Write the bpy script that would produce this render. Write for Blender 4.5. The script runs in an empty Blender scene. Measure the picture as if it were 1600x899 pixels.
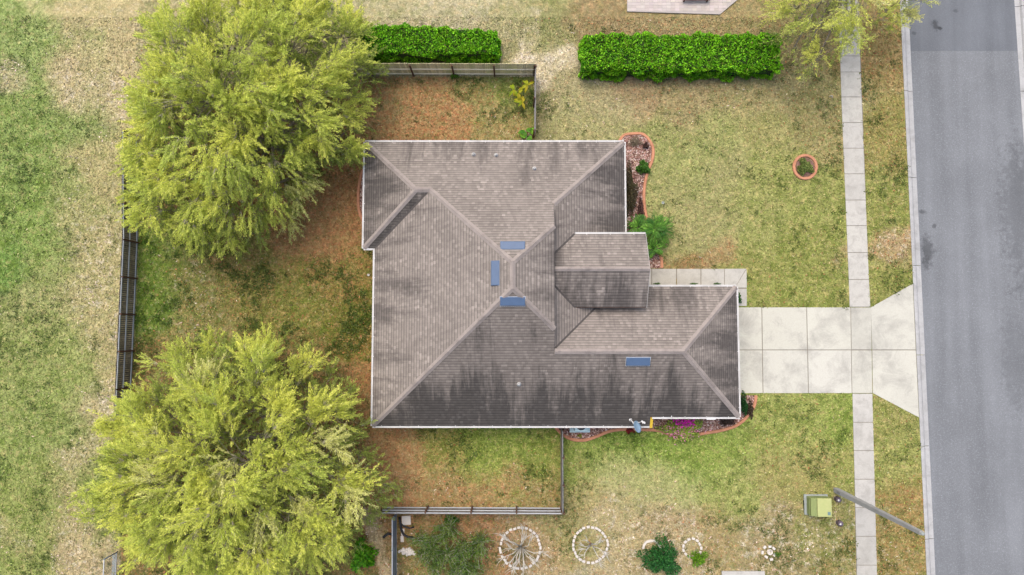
import bpy, bmesh, math, random
import numpy as np
from mathutils import Vector, noise as mnoise
R = math.radians
rnd = random.Random(7)
rng = np.random.default_rng(7)
scene = bpy.context.scene
COL = scene.collection

# ------------------------------------------------------------ camera / light
CAM_H, FPX, TILT, CX, CY = 46.0, 998.0, R(3.6), 800.0, 449.5
cam = bpy.data.cameras.new('camera'); cam_o = bpy.data.objects.new('camera', cam); COL.objects.link(cam_o)
cam_o.location = (0, 0, CAM_H); cam_o.rotation_euler = (TILT, 0, 0)
cam.sensor_width = 36; cam.lens = 36 * FPX / 1600; cam.clip_end = 8000
scene.camera = cam_o
SUN_EL, SUN_AZ = R(64), R(-28)          # azimuth from +y towards +x
w = bpy.data.worlds.new('World'); scene.world = w; w.use_nodes = True
nt = w.node_tree; bg = nt.nodes['Background']
sky = nt.nodes.new('ShaderNodeTexSky'); sky.sky_type = 'NISHITA'; sky.sun_disc = False
sky.sun_elevation = SUN_EL; sky.sun_rotation = SUN_AZ
sky.air_density = 1.0; sky.dust_density = 6.0; sky.ozone_density = 1.0
nt.links.new(sky.outputs[0], bg.inputs[0]); bg.inputs[1].default_value = 0.15
sl = bpy.data.lights.new('sun', 'SUN'); sl.energy = 0.7; sl.angle = R(60); sl.color = (1, .96, .9)
so = bpy.data.objects.new('sun', sl); COL.objects.link(so); so.location = (0, 0, 60)
sd = Vector((math.sin(SUN_AZ) * math.cos(SUN_EL), math.cos(SUN_AZ) * math.cos(SUN_EL), math.sin(SUN_EL)))
so.rotation_euler = sd.to_track_quat('Z', 'Y').to_euler()
vs = scene.view_settings
vs.view_transform = 'Standard'; vs.look = 'None'; vs.gamma = 1; vs.use_curve_mapping = False
vs.exposure = 1.12
try: scene.cycles.use_denoising = True
except Exception: pass

# ------------------------------------------------------------ helpers
def P(px, py, z=0.0):
    """world x, y of a photo pixel at height z"""
    a = (px - CX) / FPX; b = -(py - CY) / FPX
    c, s = math.cos(TILT), math.sin(TILT)
    t = (z - CAM_H) / (b * s - c)
    return (a * t, (b * c + s) * t)
def P3(px, py, z=0.0):
    x, y = P(px, py, z); return Vector((x, y, z))
GAIN = 2.0
def lin1(c):
    c /= 255.0
    return c / 12.92 if c <= .04045 else ((c + .055) / 1.055) ** 2.4
def alb(r, g, b, k=1.0):
    """albedo of a surface that shows as this sRGB value in the photo"""
    return tuple(min(.85, lin1(v) / GAIN * k) for v in (r, g, b))
def c4(c): return (c[0], c[1], c[2], 1)

def tag(o, label=None, cat=None, group=None, kind=None):
    if label: o['label'] = label
    if cat: o['category'] = cat
    if group: o['group'] = group
    if kind: o['kind'] = kind
    return o
def empty(name, loc, label, cat, group=None, rz=0):
    o = bpy.data.objects.new(name, None); COL.objects.link(o)
    o.location = loc; o.rotation_euler = (0, 0, rz); o.empty_display_size = .2
    return tag(o, label, cat, group)
ROOTS = {}
class MB:
    def __init__(s): s.v = []; s.f = []; s.uv = []; s.sm = []; s.col = []
    def poly(s, pts, uv=None, smooth=False, col=None):
        n = len(s.v); s.v += [tuple(p) for p in pts]
        s.f.append(list(range(n, n + len(pts)))); s.sm.append(smooth)
        s.uv += (uv if uv else [(0, 0)] * len(pts)); s.col += [col or (1, 1, 1)] * len(pts)
    def box(s, x0, x1, y0, y1, z0, z1, col=None):
        s.hexa([(x0, y0, z0), (x1, y0, z0), (x1, y1, z0), (x0, y1, z0)], [(x0, y0, z1), (x1, y0, z1), (x1, y1, z1), (x0, y1, z1)], col)
    def hexa(s, b, t, col=None):
        s.poly(b[::-1], col=col); s.poly(t, col=col)
        n = len(b)
        for i in range(n):
            j = (i + 1) % n; s.poly([b[i], b[j], t[j], t[i]], col=col)
    def bar(s, a, b, wd, ht, up=Vector((0, 0, 1)), col=None):
        a = Vector(a); b = Vector(b); d = (b - a).normalized()
        side = d.cross(up)
        if side.length < 1e-4: side = Vector((1, 0, 0))
        side.normalize(); u = side.cross(d).normalized()
        q = [side * wd / 2 - u * ht / 2, side * wd / 2 + u * ht / 2, -side * wd / 2 + u * ht / 2, -side * wd / 2 - u * ht / 2]
        s.hexa([a + k for k in q], [b + k for k in q], col)
    def tube(s, pts, rad, n=8, cap=True, col=None):
        pts = [Vector(p) for p in pts]; rings = []
        ref = Vector((.31, .95, .05))
        for i, p in enumerate(pts):
            d = (pts[min(i + 1, len(pts) - 1)] - pts[max(i - 1, 0)])
            d = d.normalized() if d.length > 1e-6 else Vector((0, 0, 1))
            a = d.cross(ref)
            if a.length < .1: a = d.cross(Vector((1, 0, 0)))
            a.normalize(); b = d.cross(a)
            r = rad[i] if isinstance(rad, (list, tuple)) else rad
            rings.append([p + (a * math.cos(t) + b * math.sin(t)) * r for t in [2 * math.pi * k / n for k in range(n)]])
        for r0, r1 in zip(rings, rings[1:]):
            for k in range(n):
                j = (k + 1) % n; s.poly([r0[k], r1[k], r1[j], r0[j]], smooth=True, col=col)
        if cap: s.poly(rings[0], col=col); s.poly(rings[-1][::-1], col=col)
    def lathe(s, c, prof, n=20, col=None):
        c = Vector(c); rings = [[c + Vector((r * math.cos(2 * math.pi * k / n), r * math.sin(2 * math.pi * k / n), z)) for k in range(n)] for r, z in prof]
        for r0, r1 in zip(rings, rings[1:]):
            for k in range(n):
                j = (k + 1) % n; s.poly([r0[k], r0[j], r1[j], r1[k]], smooth=True, col=col)
        if prof[-1][0] > 1e-4: s.poly(rings[-1], col=col)
    def sweep(s, line, prof, up=Vector((0, 0, 1)), closed=False, col=None):
        """prof: (offset to the left of travel, height) outline, swept along line"""
        line = [Vector(p) for p in line]; m = len(line); rows = []
        for i, p in enumerate(line):
            a = line[(i - 1) % m] if (closed or i) else line[i]
            b = line[(i + 1) % m] if (closed or i < m - 1) else line[i]
            d = (b - a).normalized(); lft = up.cross(d).normalized()
            rows.append([p + lft * o + up * h for o, h in prof])
        k = len(prof)
        for i in range(m if closed else m - 1):
            r0, r1 = rows[i], rows[(i + 1) % m]
            for j in range(k):
                q = (j + 1) % k; s.poly([r0[j], r0[q], r1[q], r1[j]], col=col)
        if not closed: s.poly(rows[0][::-1], col=col); s.poly(rows[-1], col=col)
    def build(s, name, m, parent=None, origin=None, weld=True, bevel=0):
        me = bpy.data.meshes.new(name)
        org = Vector(origin) if origin is not None else Vector((0, 0, 0))
        me.from_pydata([tuple(Vector(p) - org) for p in s.v], [], s.f)
        uvl = me.uv_layers.new(name='UVMap'); flat = [c for l in s.uv for c in l]
        uvl.data.foreach_set('uv', flat)
        ca = me.color_attributes.new('Col', 'FLOAT_COLOR', 'CORNER')
        ca.data.foreach_set('color', [x for c in s.col for x in (c[0], c[1], c[2], 1.0)])
        me.polygons.foreach_set('use_smooth', s.sm)
        if weld:
            b = bmesh.new(); b.from_mesh(me); bmesh.ops.remove_doubles(b, verts=b.verts, dist=.0005)
            bmesh.ops.recalc_face_normals(b, faces=b.faces)
            if bevel: bmesh.ops.bevel(b, geom=[e for e in b.edges if len(e.link_faces) == 2 and e.calc_face_angle(0) > .6], offset=bevel, segments=2, profile=.6, affect='EDGES', clamp_overlap=True)
            b.to_mesh(me); b.free()
        me.materials.append(m); me.update()
        o = bpy.data.objects.new(name, me); COL.objects.link(o)
        if parent is not None:
            o.parent = parent
            if origin is None:
                pl = Vector((0, 0, 0)); q = parent
                while q is not None: pl += q.location; q = q.parent
                me.transform(__import__('mathutils').Matrix.Translation(-pl))
            else: o.location = org
        else: o.location = org
        return o

def quads(name, c, u, v, cols, m, parent=None, taper=.35):
    """many small leaf-shaped faces: centre c, half axes u (length) and v (width)"""
    n = len(c)
    pts = np.empty((n, 4, 3), np.float32)
    pts[:, 0] = c - u; pts[:, 1] = c + v + u * .1; pts[:, 2] = c + u; pts[:, 3] = c - v + u * .1
    me = bpy.data.meshes.new(name)
    off = np.zeros(3, np.float32); q = parent
    while q is not None: off += np.array(q.location, np.float32); q = q.parent
    pts -= off
    me.vertices.add(n * 4); me.vertices.foreach_set('co', pts.reshape(-1))
    me.loops.add(n * 4); me.loops.foreach_set('vertex_index', np.arange(n * 4, dtype=np.int32))
    me.polygons.add(n); me.polygons.foreach_set('loop_start', np.arange(0, n * 4, 4, dtype=np.int32))
    me.polygons.foreach_set('loop_total', np.full(n, 4, np.int32))
    ca = me.color_attributes.new('Col', 'FLOAT_COLOR', 'POINT')
    cc = np.ones((n, 4, 4), np.float32); cc[:, :, :3] = np.asarray(cols)[:, None, :]
    ca.data.foreach_set('color', cc.reshape(-1))
    me.materials.append(m); me.update(); me.validate()
    o = bpy.data.objects.new(name, me); COL.objects.link(o)
    if parent is not None: o.parent = parent
    return o
def unit(a): return a / (np.linalg.norm(a, axis=-1, keepdims=True) + 1e-9)

# ------------------------------------------------------------ materials
def newmat(name):
    m = bpy.data.materials.new(name); m.use_nodes = True
    return m, m.node_tree, m.node_tree.nodes['Principled BSDF']
class NB:
    """small node builder"""
    def __init__(s, nt): s.nt = nt
    def n(s, t, **k):
        x = s.nt.nodes.new(t)
        for a, b in k.items(): setattr(x, a, b)
        return x
    def set(s, sock, v):
        if hasattr(v, 'is_output') or isinstance(v, bpy.types.NodeSocket): s.nt.links.new(v, sock)
        elif v is not None: sock.default_value = v
    def math(s, op, a, b=None, c=None, clamp=False):
        x = s.n('ShaderNodeMath', operation=op); x.use_clamp = clamp
        s.set(x.inputs[0], a); s.set(x.inputs[1], b); s.set(x.inputs[2], c); return x.outputs[0]
    def mix(s, f, a, b, bt='MIX'):
        x = s.n('ShaderNodeMix', data_type='RGBA', blend_type=bt)
        s.set(x.inputs[0], f); s.set(x.inputs[6], c4(a) if isinstance(a, tuple) else a); s.set(x.inputs[7], c4(b) if isinstance(b, tuple) else b)
        return x.outputs[2]
    def noise(s, vec, scale, detail=3, rough=.55, dist=0):
        x = s.n('ShaderNodeTexNoise'); s.set(x.inputs['Vector'], vec); x.inputs['Scale'].default_value = scale
        x.inputs['Detail'].default_value = detail; x.inputs['Roughness'].default_value = rough; x.inputs['Distortion'].default_value = dist
        return x.outputs[0]
    def ramp(s, f, lo, hi, a=0.0, b=1.0):
        x = s.n('ShaderNodeMapRange'); x.clamp = True; s.set(x.inputs[0], f)
        for i, v in enumerate((lo, hi, a, b)): x.inputs[i + 1].default_value = v
        return x.outputs[0]
    def mapping(s, vec, sc=(1, 1, 1), rot=(0, 0, 0), loc=(0, 0, 0)):
        x = s.n('ShaderNodeMapping'); s.set(x.inputs[0], vec); x.inputs['Scale'].default_value = sc
        x.inputs['Rotation'].default_value = rot; x.inputs['Location'].default_value = loc; return x.outputs[0]
    def bump(s, h, strength, dist, bsdf):
        x = s.n('ShaderNodeBump'); x.inputs['Strength'].default_value = strength; x.inputs['Distance'].default_value = dist
        s.set(x.inputs['Height'], h); s.nt.links.new(x.outputs[0], bsdf.inputs['Normal'])
    def attr(s, name): return s.n('ShaderNodeAttribute', attribute_name=name).outputs[0]
    def geo(s): return s.n('ShaderNodeNewGeometry').outputs['Position']
    def sep(s, v):
        x = s.n('ShaderNodeSeparateXYZ'); s.set(x.inputs[0], v); return x.outputs

def simple(name, col, rough=.6, metal=0, var=.25, scale=6, dirt=None, dirt_amt=.5, bump=.15, spec=.35, stretch=(1, 1, 1), usecol=False):
    m, nt, b = newmat(name); k = NB(nt); pos = k.n('ShaderNodeTexCoord').outputs['Object']
    pos = k.mapping(pos, stretch)
    n1 = k.noise(pos, scale, 5, .65); n2 = k.noise(pos, scale * 9, 2)
    f = k.math('MULTIPLY_ADD', n1, var * 2, 1 - var)
    f2 = k.math('MULTIPLY_ADD', n2, var, 1 - var * .5)
    base = col
    if usecol: base = k.mix(1.0, k.attr('Col'), col, 'MULTIPLY')
    cc = k.n('ShaderNodeVectorMath', operation='SCALE')
    k.set(cc.inputs[0], base if not isinstance(base, tuple) else None)
    if isinstance(base, tuple): cc.inputs[0].default_value = base
    k.set(cc.inputs['Scale'], k.math('MULTIPLY', f, f2)); out = cc.outputs[0]
    if dirt:
        out = k.mix(k.math('MULTIPLY', k.ramp(k.noise(pos, scale * .45, 6, .7), .48, .68), dirt_amt), out, dirt)
    nt.links.new(out, b.inputs['Base Color']); b.inputs['Roughness'].default_value = rough
    b.inputs['Metallic'].default_value = metal; b.inputs['Specular IOR Level'].default_value = spec
    if bump: k.bump(k.math('ADD', n1, n2), bump, .02, b)
    return m
def leafmat(name, trans=.3, rough=.55, spec=.25):
    m, nt, b = newmat(name); k = NB(nt); a = k.attr('Col')
    nt.links.new(a, b.inputs['Base Color']); b.inputs['Roughness'].default_value = rough; b.inputs['Specular IOR Level'].default_value = spec
    t = k.n('ShaderNodeBsdfTranslucent'); nt.links.new(a, t.inputs[0])
    mx = k.n('ShaderNodeMixShader'); mx.inputs[0].default_value = trans
    nt.links.new(b.outputs[0], mx.inputs[1]); nt.links.new(t.outputs[0], mx.inputs[2])
    nt.links.new(mx.outputs[0], nt.nodes['Material Output'].inputs[0]); return m

def ground_mat():
    m, nt, b = newmat('lawn_soil'); k = NB(nt); pos = k.geo()
    col = k.attr('Col'); ms = k.n('ShaderNodeSeparateColor'); nt.links.new(k.attr('Mask'), ms.inputs[0])
    big = k.noise(pos, .55, 5, .6); mid = k.noise(pos, 2.2, 5, .65); fine = k.noise(pos, 9, 4, .7); vf = k.noise(pos, 26, 2, .6)
    # dry / green mottling around the local colour
    dry = k.mix(.8, col, alb(186, 160, 116)); grn = k.mix(.75, col, alb(96, 122, 40))
    c = k.mix(k.ramp(mid, .5, .62, 0, .55), col, dry)
    c = k.mix(k.math('MULTIPLY', k.ramp(k.noise(k.mapping(pos, loc=(31, 7, 0)), 1.1, 8, .78), .49, .56), k.math('MULTIPLY_ADD', ms.outputs[1], .85, .12)), c, grn)
    # dark green weeds in clumps
    wd = k.ramp(k.noise(k.mapping(pos, loc=(9, 51, 0)), 1.9, 8, .8), .54, .59)
    c = k.mix(k.math('MULTIPLY', wd, k.math('MULTIPLY', k.math('ADD', ms.outputs[1], ms.outputs[2]), .5)), c, alb(72, 96, 24))
    # rust leaf litter
    lit = k.ramp(k.noise(k.mapping(pos, loc=(3, 17, 0)), 2.4, 8, .85), .46, .56)
    c = k.mix(k.math('MULTIPLY', lit, k.math('MULTIPLY', ms.outputs[2], .75)), c, alb(196, 132, 92))
    # pale sandy patches
    sp = k.ramp(k.math('ADD', k.noise(k.mapping(pos, loc=(77, 3, 0)), 1.6, 9, .85), k.math('MULTIPLY', k.math('POWER', ms.outputs[0], 3.0), .05)), .54, .60)
    vs2 = k.n('ShaderNodeTexVoronoi'); vs2.inputs['Scale'].default_value = 3.2; vs2.inputs['Randomness'].default_value = 1; nt.links.new(pos, vs2.inputs['Vector'])
    s2 = k.n('ShaderNodeSeparateColor'); nt.links.new(vs2.outputs['Color'], s2.inputs[0])
    blob = k.math('MULTIPLY', k.ramp(s2.outputs[1], .8, .82), k.ramp(k.math('ADD', vs2.outputs['Distance'], k.math('MULTIPLY', vf, .35)), .50, .36))
    sp = k.math('MAXIMUM', sp, k.math('MULTIPLY', blob, k.ramp(k.noise(k.mapping(pos, loc=(77, 3, 0)), .8, 4, .6), .42, .52)))
    c = k.mix(k.math('MULTIPLY', sp, k.math('MULTIPLY', ms.outputs[0], .85)), c, alb(232, 222, 200))
    vor = k.n('ShaderNodeTexVoronoi'); vor.inputs['Scale'].default_value = 7; nt.links.new(pos, vor.inputs['Vector'])
    sc = k.n('ShaderNodeSeparateColor'); nt.links.new(vor.outputs['Color'], sc.inputs[0])
    f = k.math('MULTIPLY_ADD', fine, 1.55, .245); f = k.math('MULTIPLY', f, k.math('MULTIPLY_ADD', vf, 1.1, .46))
    f = k.math('MULTIPLY', f, k.math('MULTIPLY_ADD', sc.outputs[0], .4, .82)); f = k.math('MULTIPLY', f, k.math('MULTIPLY_ADD', mid, .9, .55))
    f = k.math('MULTIPLY', f, k.math('MULTIPLY_ADD', big, .5, .75))
    v = k.n('ShaderNodeVectorMath', operation='SCALE'); nt.links.new(c, v.inputs[0]); nt.links.new(f, v.inputs['Scale'])
    nt.links.new(v.outputs[0], b.inputs['Base Color']); b.inputs['Roughness'].default_value = .95; b.inputs['Specular IOR Level'].default_value = .1
    k.bump(k.math('ADD', fine, vf), .7, .06, b); return m

def shingle_mat(name, base, stain, amount, low_=.10):
    m, nt, b = newmat(name); k = NB(nt); uv = k.n('ShaderNodeUVMap', uv_map='UVMap').outputs[0]
    s = k.sep(uv); u, v = s[0], s[1]; pos = k.geo()
    cs = .2
    row = k.math('DIVIDE', v, cs); fl = k.math('FLOOR', row); fr = k.math('SUBTRACT', row, fl)
    uu = k.math('ADD', k.math('DIVIDE', u, .2), k.math('MULTIPLY', fl, .37)); fu = k.math('FLOOR', uu)
    cv = k.n('ShaderNodeCombineXYZ'); nt.links.new(fu, cv.inputs[0]); nt.links.new(fl, cv.inputs[1])
    wn = k.n('ShaderNodeTexWhiteNoise', noise_dimensions='2D'); nt.links.new(cv.outputs[0], wn.inputs['Vector'])
    tab = wn.outputs[0]
    lightrow = k.math('ADD', k.math('MULTIPLY_ADD', tab, .22, .83), k.math('MULTIPLY', k.math('POWER', tab, 9.0), k.math('MULTIPLY', k.ramp(k.noise(pos, .9, 4, .6), .40, .6), .38)))
    line = k.math('MULTIPLY_ADD', k.ramp(fr, .0, .5), .5, .58)      # the butt edge of every course is a dark line
    wear = k.noise(pos, .45, 6, .62); gran = k.noise(pos, 16, 3, .7)
    c = k.mix(k.ramp(wear, .35, .65), base, tuple(x * .82 for x in base))
    # stain streaks running down the slope
    st = k.noise(k.mapping(uv, (.8, .10, 1)), 1.0, 7, .7, .25); st2 = k.noise(pos, .3, 4, .6)
    sf = k.math('ADD', k.math('MULTIPLY', st, .8), k.math('MULTIPLY', st2, .3))
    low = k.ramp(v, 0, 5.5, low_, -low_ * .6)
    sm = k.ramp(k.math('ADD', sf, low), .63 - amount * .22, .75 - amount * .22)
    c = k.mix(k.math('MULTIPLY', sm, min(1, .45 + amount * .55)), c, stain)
    f = k.math('MULTIPLY', k.math('MULTIPLY', lightrow, line), k.math('MULTIPLY_ADD', gran, .5, .78))
    x = k.n('ShaderNodeVectorMath', operation='SCALE'); nt.links.new(c, x.inputs[0]); nt.links.new(f, x.inputs['Scale'])
    nt.links.new(x.outputs[0], b.inputs['Base Color']); b.inputs['Roughness'].default_value = .92; b.inputs['Specular IOR Level'].default_value = .15
    k.bump(k.math('SUBTRACT', k.math('MULTIPLY', gran, .3), fr), .45, .03, b); return m

def concrete_mat(name, col, stain, amt, scale=.9):
    m, nt, b = newmat(name); k = NB(nt); pos = k.geo()
    n1 = k.noise(pos, scale, 7, .72, .4); n2 = k.noise(pos, 14, 3, .7); n3 = k.noise(k.mapping(pos, loc=(5, 9, 2)), scale * .4, 5, .6)
    c = k.mix(1.0, k.attr('Col'), col, 'MULTIPLY')
    c = k.mix(k.math('MULTIPLY', k.ramp(n1, .47, .66), amt), c, stain)
    c = k.mix(k.math('MULTIPLY', k.ramp(n3, .5, .7), amt * .5), c, tuple(x * .7 for x in stain))
    x = k.n('ShaderNodeVectorMath', operation='SCALE'); nt.links.new(c, x.inputs[0])
    nt.links.new(k.math('MULTIPLY_ADD', n2, .34, .83), x.inputs['Scale'])
    nt.links.new(x.outputs[0], b.inputs['Base Color']); b.inputs['Roughness'].default_value = .85; b.inputs['Specular IOR Level'].default_value = .2
    k.bump(n2, .2, .01, b); return m

def asphalt_mat(name, col, speck, spots=()):
    m, nt, b = newmat(name); k = NB(nt); pos = k.geo()
    lane = k.noise(k.mapping(pos, (.55, .035, 1)), 1.6, 4, .55); big = k.noise(pos, .25, 5, .6)
    gr = k.noise(pos, 10, 4, .9); fine = k.noise(pos, 22, 2, .8)
    c = k.mix(k.ramp(lane, .35, .68), tuple(x * .86 for x in col), tuple(x * 1.08 for x in col))
    c = k.mix(k.ramp(gr, .53, .66, 0, speck), c, tuple(min(.6, x * 1.9) for x in col))
    c = k.mix(k.ramp(gr, .40, .26, 0, .5), c, tuple(x * .5 for x in col))
    for (px, py, rx, ry, st) in spots:
        x0, y0 = P(px, py); q = k.mapping(pos, (1 / rx, 1 / ry, 0), loc=(-x0 / rx, -y0 / ry, 0))
        ln = k.n('ShaderNodeVectorMath', operation='LENGTH'); nt.links.new(q, ln.inputs[0])
        d = k.math('ADD', ln.outputs['Value'], k.math('MULTIPLY_ADD', k.noise(pos, 2.6, 6, .75), 2.6, -1.3))
        c = k.mix(k.ramp(d, .95, .45, 0, st), c, tuple(x * .28 for x in col))
    x = k.n('ShaderNodeVectorMath', operation='SCALE'); nt.links.new(c, x.inputs[0])
    f = k.math('MULTIPLY', k.math('MULTIPLY_ADD', fine, .45, .78), k.math('MULTIPLY_ADD', big, .5, .75))
    nt.links.new(f, x.inputs['Scale']); nt.links.new(x.outputs[0], b.inputs['Base Color'])
    b.inputs['Roughness'].default_value = .88; b.inputs['Specular IOR Level'].default_value = .25
    k.bump(k.math('ADD', gr, fine), .35, .015, b); return m

M = {}
M['ground'] = ground_mat()
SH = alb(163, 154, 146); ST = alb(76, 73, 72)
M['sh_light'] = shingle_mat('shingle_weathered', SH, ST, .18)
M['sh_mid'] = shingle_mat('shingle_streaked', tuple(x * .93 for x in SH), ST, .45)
M['sh_dark'] = shingle_mat('shingle_dark', tuple(x * .80 for x in SH), alb(64, 63, 62), .58, .13)  # darker base tone and heavier streaks for the south slopes
M['cap'] = simple('ridge_shingle', alb(174, 164, 157), .9, var=.28, scale=3, dirt=alb(120, 113, 110), dirt_amt=.5, spec=.15)
M['valley'] = simple('valley_shading', alb(92, 87, 84), .95, var=.3, scale=4)  # valley shading put into a dark colour
M['white'] = simple('white_metal', alb(238, 238, 236), .45, var=.08, scale=2, dirt=alb(190, 186, 176), dirt_amt=.5, bump=0)
M['wall'] = simple('yellow_stucco', alb(226, 196, 104), .9, var=.1, scale=8)
M['soffit'] = simple('soffit_white', alb(215, 213, 208), .8, var=.08)
M['vent'] = simple('blue_painted_vent', alb(84, 110, 144), .45, var=.16, scale=2.5, bump=.05)
M['pipe'] = simple('pvc_pipe', alb(215, 215, 212), .5, var=.1)
M['lead'] = simple('lead_flashing', alb(150, 150, 150), .6, var=.2)
M['drive'] = concrete_mat('driveway_concrete', alb(219, 218, 206), alb(166, 164, 156), .62, .5)
M['walk'] = concrete_mat('walk_concrete', alb(209, 207, 199), alb(174, 171, 163), .6, 1.6)
M['kerb'] = concrete_mat('kerb_concrete', alb(200, 201, 200), alb(160, 160, 158), .6, 1.3)
M['joint'] = simple('joint_dirt', alb(150, 144, 130), .95)
M['road'] = asphalt_mat('asphalt_worn', alb(135, 139, 143), .55, [(1451, 392, .55, 1.4, .62), (1448, 408, .4, .7, .4), (1592, 330, 1.6, 6.5, .38), (1588, 560, 1.2, 5.0, .25), (1443, 331, .35, .2, .6), (1462, 353, .2, .2, .6), (1466, 103, .3, .3, .0)])
M['patch'] = asphalt_mat('asphalt_new', alb(122, 127, 133), .25, [(1463, 38, .35, .55, .75), (1470, 43, .22, .2, .9), (1429, 51, .3, .15, .5), (1494, 16, .25, .15, .4)])
M['terra'] = simple('terracotta_concrete', alb(218, 154, 118), .85, var=.16, scale=3, dirt=alb(168, 112, 84), dirt_amt=.6)
M['mulch'] = simple('mulch', alb(150, 116, 104), .95, var=.5, scale=9, dirt=alb(96, 66, 58), dirt_amt=.8, bump=.9)
M['leaf'] = leafmat('leaf', .42)
M['spray'] = leafmat('tree_leaf', .48)
M['waxy'] = leafmat('waxy_leaf', .3, .55, .2)
M['chip'] = leafmat('mulch_chip', 0.0, .9, .1)
M['bark'] = simple('bark', alb(142, 132, 118), .95, var=.35, scale=5, bump=.6)
M['palebark'] = simple('pale_bark', alb(218, 214, 200), .9, var=.25, scale=5, bump=.3)
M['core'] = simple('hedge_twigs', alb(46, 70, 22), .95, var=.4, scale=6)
M['fence_lt'] = simple('fence_green_grey', (.54, .48, .29), .9, var=.25, scale=2.2, dirt=(.50, .52, .20), dirt_amt=.8, stretch=(1, 1, .5), usecol=True)
M['fence_dk'] = simple('fence_dark_wood', alb(140, 130, 120), .9, var=.3, scale=2.5, dirt=alb(66, 60, 58), dirt_amt=.6, usecol=True)
M['fence_gr'] = simple('fence_grey_wood', alb(150, 143, 134), .9, var=.3, scale=2.5, dirt=alb(110, 104, 98), dirt_amt=.6, usecol=True)
M['rail'] = simple('rail_grey', alb(212, 219, 226), .8, var=.15, scale=3)
M['rail_lt'] = simple('rail_pale_wood', (.74, .68, .52), .85, var=.15, scale=3)
M['post'] = simple('post_brown', alb(116, 84, 66), .9, var=.25, scale=4)
M['steel'] = simple('galvanised', alb(150, 163, 174), .5, .3, var=.18, scale=2)
M['pole'] = simple('pole_concrete', alb(184, 184, 182), .85, var=.14, scale=1.5, dirt=alb(140, 140, 140), dirt_amt=.5)
M['tgreen'] = simple('transformer_green', alb(196, 204, 134), .5, var=.12, scale=2, dirt=alb(216, 212, 150), dirt_amt=.6, bump=.05)
M['tdark'] = simple('transformer_side', alb(150, 164, 100), .55, var=.12)
M['cgrey'] = simple('grey_pad', alb(168, 176, 172), .85, var=.15)
M['decal'] = simple('label_grey', alb(120, 150, 150), .5, var=.1, bump=0)
M['purple'] = simple('plum_plastic', alb(112, 98, 112), .35, var=.1, bump=0, spec=.6)
M['ac'] = simple('ac_blue_grey', alb(214, 246, 250), .5, var=.08)
M['black'] = simple('black_plastic', alb(38, 40, 44), .5, var=.2, bump=.05)
M['dish'] = simple('dish_blue_grey', alb(146, 176, 200), .4, var=.08, bump=0)
M['stone'] = simple('white_block', alb(236, 229, 218), .85, var=.2, scale=5)
M['paver'] = simple('paver', alb(214, 206, 200), .85, var=.14, scale=3, usecol=True)
M['brown'] = simple('brown_wood', alb(122, 84, 66), .7, var=.2)
M['yellowp'] = simple('yellow_paint', alb(238, 200, 60), .7, var=.1)

# ------------------------------------------------------------ ground sheet
def inpoly(x, y, poly):
    r = np.zeros(x.shape, bool); n = len(poly)
    for i in range(n):
        x0, y0 = poly[i]; x1, y1 = poly[(i + 1) % n]
        cnd = ((y0 > y) != (y1 > y)) & (x < (x1 - x0) * (y - y0) / (y1 - y0 + 1e-12) + x0)
        r ^= cnd
    return r
def arr(lo, hi, st, far):
    core = np.arange(lo, hi + st / 2, st); out = []; d = st; a = hi
    while a < far: d *= 1.6; a += d; out.append(a)
    neg = [lo - (q - hi) for q in out][::-1]
    return np.concatenate([neg, core, out])
xs = arr(-39, 39, .2, 2500); ys = arr(-21, 25, .2, 2500)
GX, GY = np.meshgrid(xs, ys)
def kerb_line(y):           # x of the left kerb edge on the ground at world y
    a = np.array([P(1406, 0), P(1419.5, 300), P(1427, 445), P(1436, 653), P(1441, 760), P(1448, 899)])
    p = np.polyfit(a[:, 1], a[:, 0], 1); return np.polyval(p, y)
# local colour patches of the turf: (px, py, radius px, (r,g,b), (pale, green, litter))
FIELD = [(20, 60, 60, (132, 150, 84), (.15, .7, 0)), (70, 200, 55, (124, 144, 76), (0, .8, 0)), (60, 330, 60, (122, 144, 72), (0, .9, 0)),
 (20, 130, 22, (160, 150, 112), (.8, .3, 0)), (140, 60, 45, (168, 154, 112), (.35, .2, 0)), (140, 150, 38, (174, 156, 120), (1, .1, 0)), (170, 250, 45, (162, 152, 104), (.35, .25, 0)),
 (110, 340, 35, (156, 148, 100), (.8, .4, 0)), (140, 420, 40, (160, 150, 104), (.75, .4, 0)), (150, 530, 35, (162, 150, 106), (.7, .4, 0)), (60, 450, 55, (140, 144, 88), (.1, .7, 0)), (50, 560, 60, (134, 144, 80), (.1, .8, 0)),
 (130, 640, 35, (164, 150, 112), (.95, .3, 0)), (40, 680, 60, (128, 142, 76), (0, .8, 0)), (60, 800, 70, (132, 142, 76), (0, .8, 0)), (130, 800, 30, (160, 144, 104), (.8, .3, 0)), (30, 840, 20, (150, 142, 96), (.8, .5, 0)), (140, 880, 40, (166, 148, 112), (.8, .4, 0)), (120, 720, 25, (160, 150, 106), (.8, .4, 0)),
 (5, 400, 30, (104, 138, 62), (0, 1, 0)), (5, 760, 30, (104, 138, 62), (0, 1, 0))]
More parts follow.
